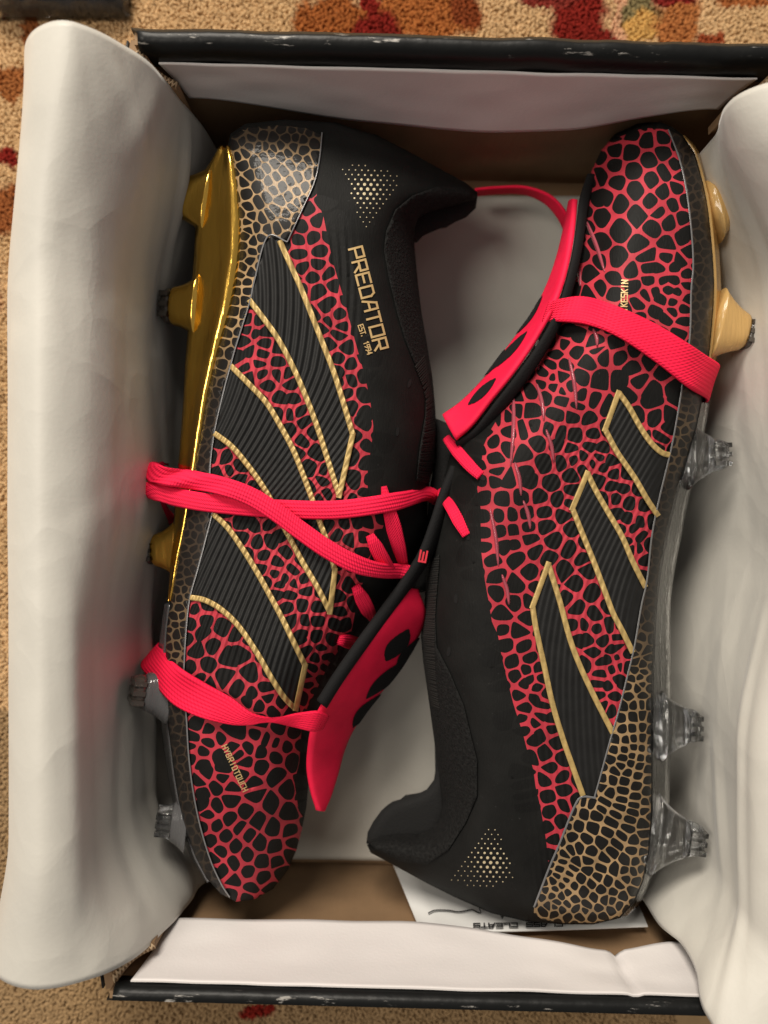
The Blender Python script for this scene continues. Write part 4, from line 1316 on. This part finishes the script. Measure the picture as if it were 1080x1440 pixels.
R = Boot('football_boot', OUT_R, SOLE_R, COLL_R, (0.0740, 0.048), ztop_R, (46, 112))
tag(R.root, 'black and red scale print football boot, toe up, clear studs along the right paper', 'football boot', 'pair of football boots')
BAND_R = [(940, 182), (955, 222), (965, 265), (972, 320), (975, 372), (972, 410), (970, 475), (960, 540), (950, 600), (942, 640), (927, 702), (917, 752), (910, 815), (902, 852), (892, 910), (880, 960), (870, 1000), (857, 1045), (842, 1100), (836, 1121)]
PINK_R = [(905, 180), (850, 200), (815, 270), (795, 390), (760, 485), (738, 528), (712, 568), (690, 605), (680, 627), (676, 660), (671, 687), (676, 715), (676, 737), (677, 777), (682, 817), (687, 845), (692, 875), (700, 892), (705, 920), (711, 947), (717, 970), (722, 990), (730, 1015), (735, 1030), (740, 1050), (750, 1082), (753, 1105), (760, 1135), (763, 1152), (768, 1182), (771, 1212), (780, 1200), (800, 1150), (818, 1121)] + BAND_R[::-1]
SEED_R = T4((780, 160), [(520, 150), (430, 215), (610, 215), (530, 258), (610, 140), (330, 295), (445, 318), (620, 330), (675, 295), (345, 385), (550, 370), (455, 430), (610, 440), (690, 415), (240, 480), (300, 470), (365, 500), (545, 500), (665, 510), (590, 550), (465, 570), (260, 580), (645, 610), (720, 590), (370, 650), (550, 645), (640, 730), (710, 700), (755, 660), (250, 730), (485, 735), (345, 820), (520, 800), (705, 830), (630, 815), (755, 785), (670, 865), (530, 870), (595, 872), (150, 800), (195, 890), (430, 893), (745, 910), (610, 935), (670, 937), (535, 940), (330, 930), (260, 980), (445, 970), (560, 1000), (510, 1020), (640, 990), (695, 1005), (600, 1045), (470, 1065), (330, 1010), (100, 1000), (190, 1025), (670, 1060), (745, 965), (735, 490), (710, 355), (750, 1040)])
SEED_R += T4((600, 400), [(825, 40), (975, 20), (1050, 55), (790, 270), (845, 290), (950, 330), (985, 400), (775, 335), (725, 395), (700, 330), (700, 455), (830, 380), (665, 500), (775, 450), (755, 520), (875, 520), (970, 535), (710, 525), (650, 560), (710, 578), (765, 600), (800, 580), (590, 600), (675, 625), (755, 648), (865, 635), (945, 655), (590, 710), (730, 730), (850, 685), (830, 740), (910, 755), (600, 800), (480, 830), (540, 820), (690, 820), (745, 840), (735, 900), (835, 850), (625, 885), (935, 840), (920, 915), (985, 925), (810, 930), (385, 975), (540, 950), (665, 1010), (760, 1000), (825, 980), (885, 970), (970, 975), (935, 1005), (1035, 995), (990, 1030), (880, 1040), (400, 1065), (560, 1065), (1010, 690)])
SEED_R += T4((800, 400), [(360, 470), (290, 540), (330, 620), (465, 600), (465, 660), (540, 490), (450, 420), (290, 400), (270, 330), (160, 370), (490, 740), (565, 740), (560, 810), (520, 870), (500, 910), (380, 740), (385, 120), (435, 60), (490, 150), (550, 190), (520, 90), (585, 105), (640, 135), (585, 155), (640, 210), (580, 45), (480, 40), (620, 270), (600, 580), (620, 640)])
SEED_R += T4((580, 620), [(460, 100), (625, 80), (470, 215), (530, 215), (655, 220), (745, 130), (840, 120), (780, 240), (895, 195), (395, 320), (505, 330), (610, 325), (720, 320), (820, 330), (490, 420), (560, 420), (740, 400), (850, 415), (640, 410), (400, 430), (500, 510), (565, 500), (650, 485), (750, 480), (900, 490), (400, 515), (520, 590), (575, 585), (660, 555), (795, 560), (400, 600), (890, 610), (690, 620), (590, 655), (440, 675), (760, 660), (955, 660), (660, 740), (465, 760), (850, 730), (585, 815), (460, 855), (920, 800), (1010, 850), (580, 910), (655, 900), (860, 890), (500, 980), (920, 945), (1020, 985), (645, 1000), (910, 1035), (965, 1035), (1035, 1060), (600, 1070), (430, 1060), (990, 730), (970, 90), (890, 50), (1020, 125), (960, 150), (900, 285), (880, 350), (1050, 150), (1050, 220)])
SEED_R += T4((780, 640), [(165, 65), (215, 45), (270, 70), (315, 35), (335, 105), (250, 140), (320, 175), (385, 185), (340, 245), (280, 250), (420, 270), (350, 330), (410, 360), (445, 420), (480, 375), (375, 420), (480, 460), (470, 530), (550, 370), (525, 500), (505, 590), (410, 485), (440, 530), (490, 680), (360, 960), (360, 1030), (400, 110)])
SEED_R += T4((770, 860), [(155, 75), (205, 75), (275, 95), (260, 30), (355, 80), (180, 155), (225, 155), (310, 165), (365, 215), (405, 195), (440, 235), (260, 235), (390, 262), (345, 275), (215, 295), (295, 290), (365, 320), (405, 305), (300, 345), (395, 385), (290, 410), (345, 420), (290, 470), (375, 475), (320, 530), (355, 545), (400, 150), (445, 310), (420, 410)])
SEED_R += T4((580, 840), [(495, 105), (600, 210), (640, 125), (630, 275), (560, 365), (660, 345), (645, 410), (580, 440), (705, 400), (665, 462), (720, 455), (630, 490), (700, 505), (600, 550), (690, 570), (730, 610), (635, 620), (720, 665), (780, 685), (620, 685), (685, 705), (780, 740), (635, 740), (720, 770), (810, 815), (690, 800), (740, 875), (850, 910), (665, 900), (785, 968), (745, 1030), (835, 1010), (500, 180), (520, 270), (750, 545)])
SEED_R += T4((740, 1060), [(215, 205), (120, 240), (270, 270), (215, 290), (140, 325), (190, 370), (120, 420), (150, 480), (130, 560)])


def rib_R(p):
    y = p[:, 1]
    k = np.array([(150, -.3), (450, -.45), (640, -.6), (760, -.5), (860, -.2), (980, .02), (1150, .12), (1300, .12)])
    yy = np.linspace(150, 1300, 300); sl = np.interp(yy, k[:, 0], k[:, 1]); g = np.concatenate([[0], np.cumsum((sl[1:] + sl[:-1]) / 2 * np.diff(yy))])
    return (p[:, 0] - np.interp(y, yy, g)) * 2 * math.pi / 9.0


cl = cells_from(SEED_R, PINK_R, 1.6, 15, 26, merge=.10, pairs=PAIR_R)
patch('upper', R, OUT_R, [PINK_R], cl, 6, 0, lambda r, c: 1 if (r and not c) else (2 if c else 0), [M_KNIT, M_PINK, M_SCALE], R.root, skirt=0, rib=rib_R, ribmask=lambda p: .55 * sstep(720, 800, p[:, 0]) * sstep(560, 640, p[:, 1]), under=0.012)

CLIP_R = [(903, 855), (892, 910), (880, 960), (870, 1000), (857, 1045), (842, 1100), (836, 1121), (817, 1120), (807, 1135), (787, 1185), (772, 1220), (752, 1272), (751, 1284), (762, 1293), (792, 1298), (835, 1298), (870, 1290), (891, 1267), (903, 1238), (911, 1200), (915, 1150), (916, 1100), (915, 1050), (915, 1000), (916, 950), (918, 900), (921, 855)]
SNK_R = T4((740, 1060), [(545, 25), (600, 10), (640, 20), (695, 25), (535, 70), (590, 55), (635, 72), (685, 90), (570, 105), (628, 122), (485, 140), (555, 155), (620, 180), (685, 145), (680, 210), (545, 210), (615, 245), (465, 225), (440, 270), (535, 258), (610, 288), (525, 300), (600, 328), (420, 305), (505, 340), (585, 370), (395, 345), (320, 335), (480, 385), (660, 395), (375, 420), (455, 440), (570, 420), (290, 405), (540, 465), (340, 480), (425, 495), (510, 505), (255, 470), (295, 525), (365, 550), (605, 490), (480, 550), (600, 545), (250, 540), (345, 605), (440, 590), (215, 570), (280, 615), (205, 605), (190, 650), (265, 640), (345, 655), (240, 675), (310, 700), (400, 695), (175, 690), (225, 710), (155, 715), (265, 745), (370, 730), (460, 720), (325, 775), (420, 765), (200, 740), (165, 765), (495, 775), (520, 740), (235, 780), (380, 810), (265, 820), (345, 850), (440, 825), (195, 800), (150, 795), (485, 830), (410, 870), (280, 875), (205, 880), (155, 860), (330, 885), (475, 880), (235, 845), (170, 835), (125, 860), (520, 850), (540, 800), (500, 650), (550, 660), (560, 700), (620, 720), (600, 770), (100, 890), (160, 900), (230, 920), (300, 910), (370, 915), (430, 910), (560, 600), (420, 640)])
SNK_R += T4((770, 860), [(570, 90), (540, 150), (580, 150), (555, 220), (520, 200), (570, 260), (540, 300), (580, 310), (545, 340), (525, 370), (570, 380), (535, 410), (510, 435), (570, 430), (535, 470), (490, 525), (530, 520), (570, 520), (420, 530), (485, 595), (535, 590), (575, 600), (410, 600), (480, 655), (535, 650), (580, 665), (420, 660), (440, 725), (485, 718), (535, 715), (580, 725), (380, 720), (435, 775), (485, 765), (530, 770), (580, 775), (370, 775), (350, 830), (410, 870), (380, 900), (370, 940), (345, 1025), (310, 940), (300, 990)])


def fade_R(p):
    return np.clip(sstep(1010, 850, p[:, 1]) * .97 - .25 * sstep(560, 600, p[:, 1]) * sstep(680, 640, p[:, 1]), 0, 1)


FOX_R = BAND_R[:14] + [(921, 852), (927, 800), (936, 750), (948, 700), (966, 640), (978, 600), (988, 550), (997, 490), (1002, 430), (1003, 395), (1000, 347), (995, 297), (988, 260), (975, 215), (958, 191)]
HEEL_R = BAND_R[:14] + CLIP_R[1:-1] + FOX_R[15:]
patch('heel_counter', R, HEEL_R, [], cells_from(SNK_R, HEEL_R, 1.0, 9.5, 14), 6, 0.0008, snk, [M_SNAKE_LINE, M_SNAKE_CELL], R.root, fade=fade_R)
surf_ribbon('edge_bead', R, BAND_R, 2.4, 0.0012, M_BEAD, R.root)
surf_ribbon('edge_bead', R, [(838, 1122), (818, 1121), (807, 1136), (787, 1186), (772, 1221), (751, 1276)], 3.0, 0.0012, M_BEAD, R.root)

R1_L = [(942, 640), (930, 636), (915, 622), (900, 600), (885, 573), (870, 552)]
R1_R = [(926, 726), (910, 702), (892, 671), (868, 636), (851, 604)]
R2_L = [(908, 826), (890, 790), (875, 755), (855, 720), (838, 690), (826, 665)]
R2_R = [(890, 918), (875, 887), (862, 862), (850, 830), (835, 790), (818, 748), (805, 715)]
R3_L = [(862, 1031), (847, 1002), (832, 972), (815, 935), (801, 897), (787, 845), (771, 793)]
R3_R = [(820, 1119), (806, 1080), (792, 1040), (777, 990), (765, 935), (754, 885), (749, 853)]
stripe(R, R1_L, R1_R, [(933, 680)], rib_R, amp=.0002)
stripe(R, R2_L, R2_R, [(901, 862)], rib_R, amp=.0002)
stripe(R, R3_L, R3_R, [(836, 1120), (844, 1096)], rib_R, amp=.00016)

COLLAR_R = [(600, 792), (598, 850), (593, 895), (596, 930), (601, 965), (608, 1015), (614, 1060), (619, 1095), (623, 1130), (620, 1152), (610, 1167), (587, 1177), (550, 1176), (530, 1180), (518, 1188), (560, 1211), (600, 1216), (630, 1196), (655, 1157), (671, 1120), (671, 1070), (652, 992), (632, 945), (614, 910), (612, 865), (617, 800), (618, 780)]
patch('collar', R, COLLAR_R, [], [], 5, 0.0010, lambda r, c: 0, [M_COLLAR], R.root)
rib_lines('knit_ribs', R, [(601, 788), (598, 850), (593, 895), (596, 930), (601, 965), (604, 990)], [(618, 786), (613, 850), (611, 900), (612, 935), (614, 968), (618, 995)], 66, 0.0010, M_RIBKNIT, R.root)
dome('collar_lining', [(611, 1040), (612, 1085), (610, 1097), (600, 1110), (585, 1118), (552, 1127), (536, 1140), (525, 1155), (517, 1170), (515, 1186), (545, 1196), (615, 1180), (632, 1140), (630, 1060)], 0.040, 0.044, 0.030, 14, M_LINING, R.root)
dome('tongue_lining', [(643, 608), (668, 600), (672, 640), (650, 720), (625, 790), (600, 795), (603, 760), (612, 715), (624, 668)], 0.048, 0.056, 0.030, 14, M_LINING, R.root)

letters('lettering', 'STRIKESKIN', (881, 457), (.03, -1), (-1, -.03), 6.5, 4.3, 8.5, 1.5, on(R, 0.0003), M_LETTER, R.root)
dots('dot_print', R, dot_field([(689, 1161), (700, 1161), (725, 1236), (690, 1252), (630, 1240), (632, 1230)], (690, 1213), math.radians(2)), M_DOT, R.root)
slot('eyelet', R, (678, 671), 12, 7, .8, R.root); slot('eyelet', R, (657, 755), 10, 6, .9, R.root)
slot('eyelet', R, (641, 842), 5.5, 14, 0, R.root); slot('eyelet', R, (631, 916), 5.5, 14, .15, R.root)

FINS = [((722, 550), (718, 655)), ((755, 540), (765, 592)), ((800, 503), (811, 575)), ((834, 462), (840, 487)), ((768, 604), (779, 650)), ((724, 650), (733, 697)), ((736, 704), (746, 744)), ((689, 715), (701, 796)), ((706, 808), (716, 850)), ((822, 306), (850, 382)), ((807, 360), (816, 402)), ((753, 470), (757, 520))]
for (a, b2) in FINS:
    c = smooth_path([a, ((a[0] + b2[0]) / 2 + 2, (a[1] + b2[1]) / 2), b2], 18)
    d = np.array(b2, float) - np.array(a); d /= np.linalg.norm(d); nn = np.array([-d[1], d[0]])
    V, Fs = [], []
    for i in range(18):
        q = i / 17; w = 3.4 * max(.05, math.sin(math.pi * q)) ** .35
        pts = np.array([c[i] + nn * w * s_ for s_ in (-1, -.5, 0, .5, 1)])
        z = R.z(pts) + np.array([-.0004, .0008, .0011, .0008, -.0004]) * (1 if 0 < i < 17 else .2)
        V += [tuple(v_) for v_ in P(pts[:, 0], pts[:, 1], z)]
    for i in range(17):
        for j in range(4):
            k = i * 5 + j
            Fs.append((k, k + 1, k + 6, k + 5))
    make('grip_fin', V, Fs, M_FIN, R.root)

# sole plates and studs
plate('gold_soleplate', [(192, 958, 962, .072, .068), (215, 976, 981, .073, .068), (260, 989, 995, .074, .067), (297, 996, 1003, .0745, .067), (347, 1001, 1009, .0745, .067), (397, 1004, 1012, .0745, .067), (430, 1003, 1012, .0745, .067), (490, 998, 1007, .0745, .067), (545, 990, 1000, .0745, .067)], PROF, M_GOLD_MATTE, R.root, 0.02, 1)
plate('clear_soleplate', [(562, 972, 997, .0765, .066), (600, 966, 990, .0775, .066), (640, 956, 982, .0775, .066), (700, 940, 967, .0775, .066), (750, 928, 957, .0775, .066), (800, 919, 947, .0775, .066), (850, 912, 941, .0775, .066), (900, 908, 941, .0775, .066), (950, 905, 942, .0775, .066), (1000, 904, 942, .0775, .066), (1050, 903, 941, .0775, .066), (1100, 902, 940, .0775, .066), (1150, 900, 938, .0770, .066), (1200, 895, 926, .0765, .066), (1240, 884, 912, .075, .065), (1272, 870, 896, .073, .064), (1290, 856, 880, .071, .063)], PROF, M_CLEAR, R.root, 0.02, 1)
stud(R.root, (1000, 300, .070), (1042, 288, .070), (.0125, .0085), (.0062, .0056), M_GOLD_MATTE, M_TIP, 2.0, .25)
stud(R.root, (1004, 458, .071), (1061, 472, .071), (.0150, .0080), (.0064, .0056), M_GOLD_MATTE, M_TIP, 1.9, .24)
stud(R.root, (966, 640, .068), (1018, 640, .067), (.0140, .0075), (.0066, .0054), M_CLEAR, M_CLEAR, 2.2, .4)
stud(R.root, (928, 1020, .068), (979, 1020, .067), (.0140, .0075), (.0070, .0054), M_CLEAR, M_CLEAR, 2.2, .3)
stud(R.root, (918, 1172, .068), (985, 1181, .068), (.0165, .0075), (.0066, .0054), M_CLEAR, M_CLEAR, 2.0, .3)

# tongue, straps, laces
RE1 = [(623, 584, .062), (650, 565, .061), (680, 535, .060), (702, 506, .060), (727, 473, .060), (751, 440, .060), (771, 400, .060), (785, 360, .059), (795, 320, .057), (802, 285, .055)]
RE2 = [(641, 618, .071), (663, 598, .075), (692, 560, .079), (721, 524, .082), (750, 482, .083), (777, 433, .084), (790, 400, .082), (800, 360, .078), (806, 320, .073), (809, 280, .066)]
tg = ribbon('tongue', RE1, RE2, 0.0030, M_TONGUE, R.root, n=80, nc=11, bulge=.5)
flap_patch('dark_diamond', RE1, RE2, .45, .70, .11, .26, M_TONGUE_BLACK, tg, .0015)
flap_patch('dark_diamond', RE1, RE2, .0, .10, .22, .36, M_TONGUE_BLACK, tg, .0015)
flap_patch('dark_diamond', RE1, RE2, .22, .58, .27, .47, M_TONGUE_BLACK, tg, .0015)
flap_patch('dark_diamond', RE1, RE2, .06, .24, .43, .62, M_TONGUE_BLACK, tg, .0015)
ribbon('tongue_edge', [(640, 622, .068), (664, 606, .073), (696, 566, .078), (724, 530, .081), (754, 488, .083), (781, 440, .083), (794, 402, .081), (804, 362, .077), (811, 320, .072), (815, 280, .066), (826, 245, .060)],
       [(652, 634, .062), (676, 618, .068), (708, 578, .074), (736, 542, .078), (765, 499, .080), (792, 449, .080), (805, 408, .078), (815, 366, .074), (822, 324, .069), (828, 286, .064), (838, 250, .058)], 0.0026, M_TONGUE_BLACK, tg, n=80, nc=9, bulge=.8)
ribbon('elastic_strap', [(668, 266, .030), (700, 263, .030), (740, 263, .031), (775, 276, .034), (796, 300, .040), (803, 330, .05)],
       [(668, 275, .018), (700, 272, .018), (738, 273, .020), (768, 287, .024), (788, 312, .032), (796, 335, .046)], 0.0014, M_ELASTIC, tg, n=50, bulge=.3)
zR = lambda x, y: float(R.z(np.array([(x, y)]))[0])
up_ = [(772, 424), (790, 420), (822, 418), (860, 428), (920, 455), (965, 482)]
lo_ = [(762, 453), (782, 452), (825, 456), (872, 475), (925, 511), (958, 537)]
ribbon('elastic_strap', [(x, y, max(zR(x, y) + .003, .084)) for x, y in up_] + [(990, 499, max(zR(990, 499) + .004, .083)), (1010, 512, .078), (1006, 520, .068), (990, 524, .055)],
       [(x, y, max(zR(x, y) + .004, .083)) for x, y in lo_] + [(976, 550, max(zR(976, 550) + .0045, .084)), (994, 561, .079), (992, 566, .068), (980, 566, .055)], 0.0015, M_ELASTIC, R.root, n=90, nc=13, bulge=.3)
lace('lace', R, [(628, 616, 'z', .056, 12), (645, 637, 's', .0035, 17), (663, 657, 's', .002, 17), (676, 669, 's', .0006, 14)], 16, M_LACE, R.root, thick=.0016)
lace('lace', R, [(618, 690, 'z', .054, 12), (634, 713, 's', .004, 16), (647, 737, 's', .002, 17), (656, 753, 's', .0006, 12)], 16, M_LACE, R.root, thick=.0016)

# ------------------------------------------------------------------ thank-you card and packet
card_q = [(553, 1216, .020), (592, 1312, .066), (911, 1303, .059), (885, 1240, .030)]
pts = [P(*q) for q in card_q]
n = 12
rows = []
for i in range(n):
    u = i / (n - 1)
    rows.append([pts[0] * (1 - u) * (1 - w) + pts[3] * u * (1 - w) + pts[1] * (1 - u) * w + pts[2] * u * w + np.array([0, 0, .0008 * math.sin(math.pi * u)]) for w in np.linspace(0, 1, n)])
card_loc = np.mean(pts, axis=0)
A = np.array(rows)
card = sheet('thank_you_card', A, M_CARD, None, 0.0004)
tag(card, 'white printed card with black writing tucked under the heel of the right boot', 'card')


def card_lift(p, e):
    """px -> point on the card plane"""
    n_ = np.cross(pts[3] - pts[0], pts[1] - pts[0]); n_ /= np.linalg.norm(n_)
    if n_[2] < 0: n_ = -n_
    o = np.array([0, 0, H]); d = P(p[:, 0], p[:, 1], 0.0) - o
    tt = ((pts[0] + n_ * (.0013 + e) - o) @ n_) / (d @ n_)
    return o + d * tt[:, None]


letters('printed_text', 'CLASS CLEATS', (791, 1297.2), (-1, .012), (0, 1), 10.6, 8.2, 5.2, 1.9, card_lift, M_INK, card)


def stroke(name, paths, w, lift, m, parent):
    V, Fs = [], []
    for k, pth in enumerate(paths):
        c = smooth_path(pth, 40)
        tgn = np.gradient(c, axis=0); tgn /= np.linalg.norm(tgn, axis=1, keepdims=True) + 1e-9
        nn = np.column_stack([-tgn[:, 1], tgn[:, 0]]) * w / 2
        q = np.stack([c + nn, c - nn], 1).reshape(-1, 2)
        b0 = len(V); V += [tuple(v_) for v_ in lift(q, .00002 * k)]
        Fs += [(b0 + 2 * i, b0 + 2 * i + 1, b0 + 2 * i + 3, b0 + 2 * i + 2) for i in range(39)]
    return make(name, V, Fs, m, parent, smooth=False)


stroke('script_writing', [[(602, 1284), (612, 1280), (630, 1280), (645, 1282), (664, 1279)], [(664, 1279), (676, 1284), (674, 1276), (684, 1280), (690, 1275), (698, 1281), (704, 1276), (705, 1290), (712, 1278), (722, 1282), (720, 1274), (732, 1278), (740, 1272)], [(705, 1276), (709, 1284), (706, 1292)]], 1.7, card_lift, M_INK, card)

# packet in clear film, top left
pk = empty('wrapped_packet', tuple(P(88, -66, 0.0)))
tag(pk, 'black packet in shiny clear plastic wrap lying on the carpet', 'packet')
base = np.array(pk.location)


def pillow(name, cx, cy, hx, hy, h, m, amp, seed, n=26):
    rows = []
    for i in range(n):
        u = -1 + 2 * i / (n - 1); r = []
        for j in range(n):
            v_ = -1 + 2 * j / (n - 1)
            e = (1 - abs(u) ** 6) * (1 - abs(v_) ** 6)
            zz = h * e ** .5 + amp * noise.noise(Vector((u * 5 + seed, v_ * 5, 2.0))) * (0.4 + e)
            r.append((cx + u * hx, cy + v_ * hy, max(zz, -0.002)))
        rows.append(r)
    return sheet(name, np.array(rows), m, pk, 0.0004)


pillow('packet_body', 0.005, 0.001, 0.026, 0.024, 0.014, M_PACKET, 0.0018, 1.0)
pillow('film_wrap', -0.002, -0.0015, 0.034, 0.0295, 0.0155, M_FILM, 0.0055, 9.0, 40)
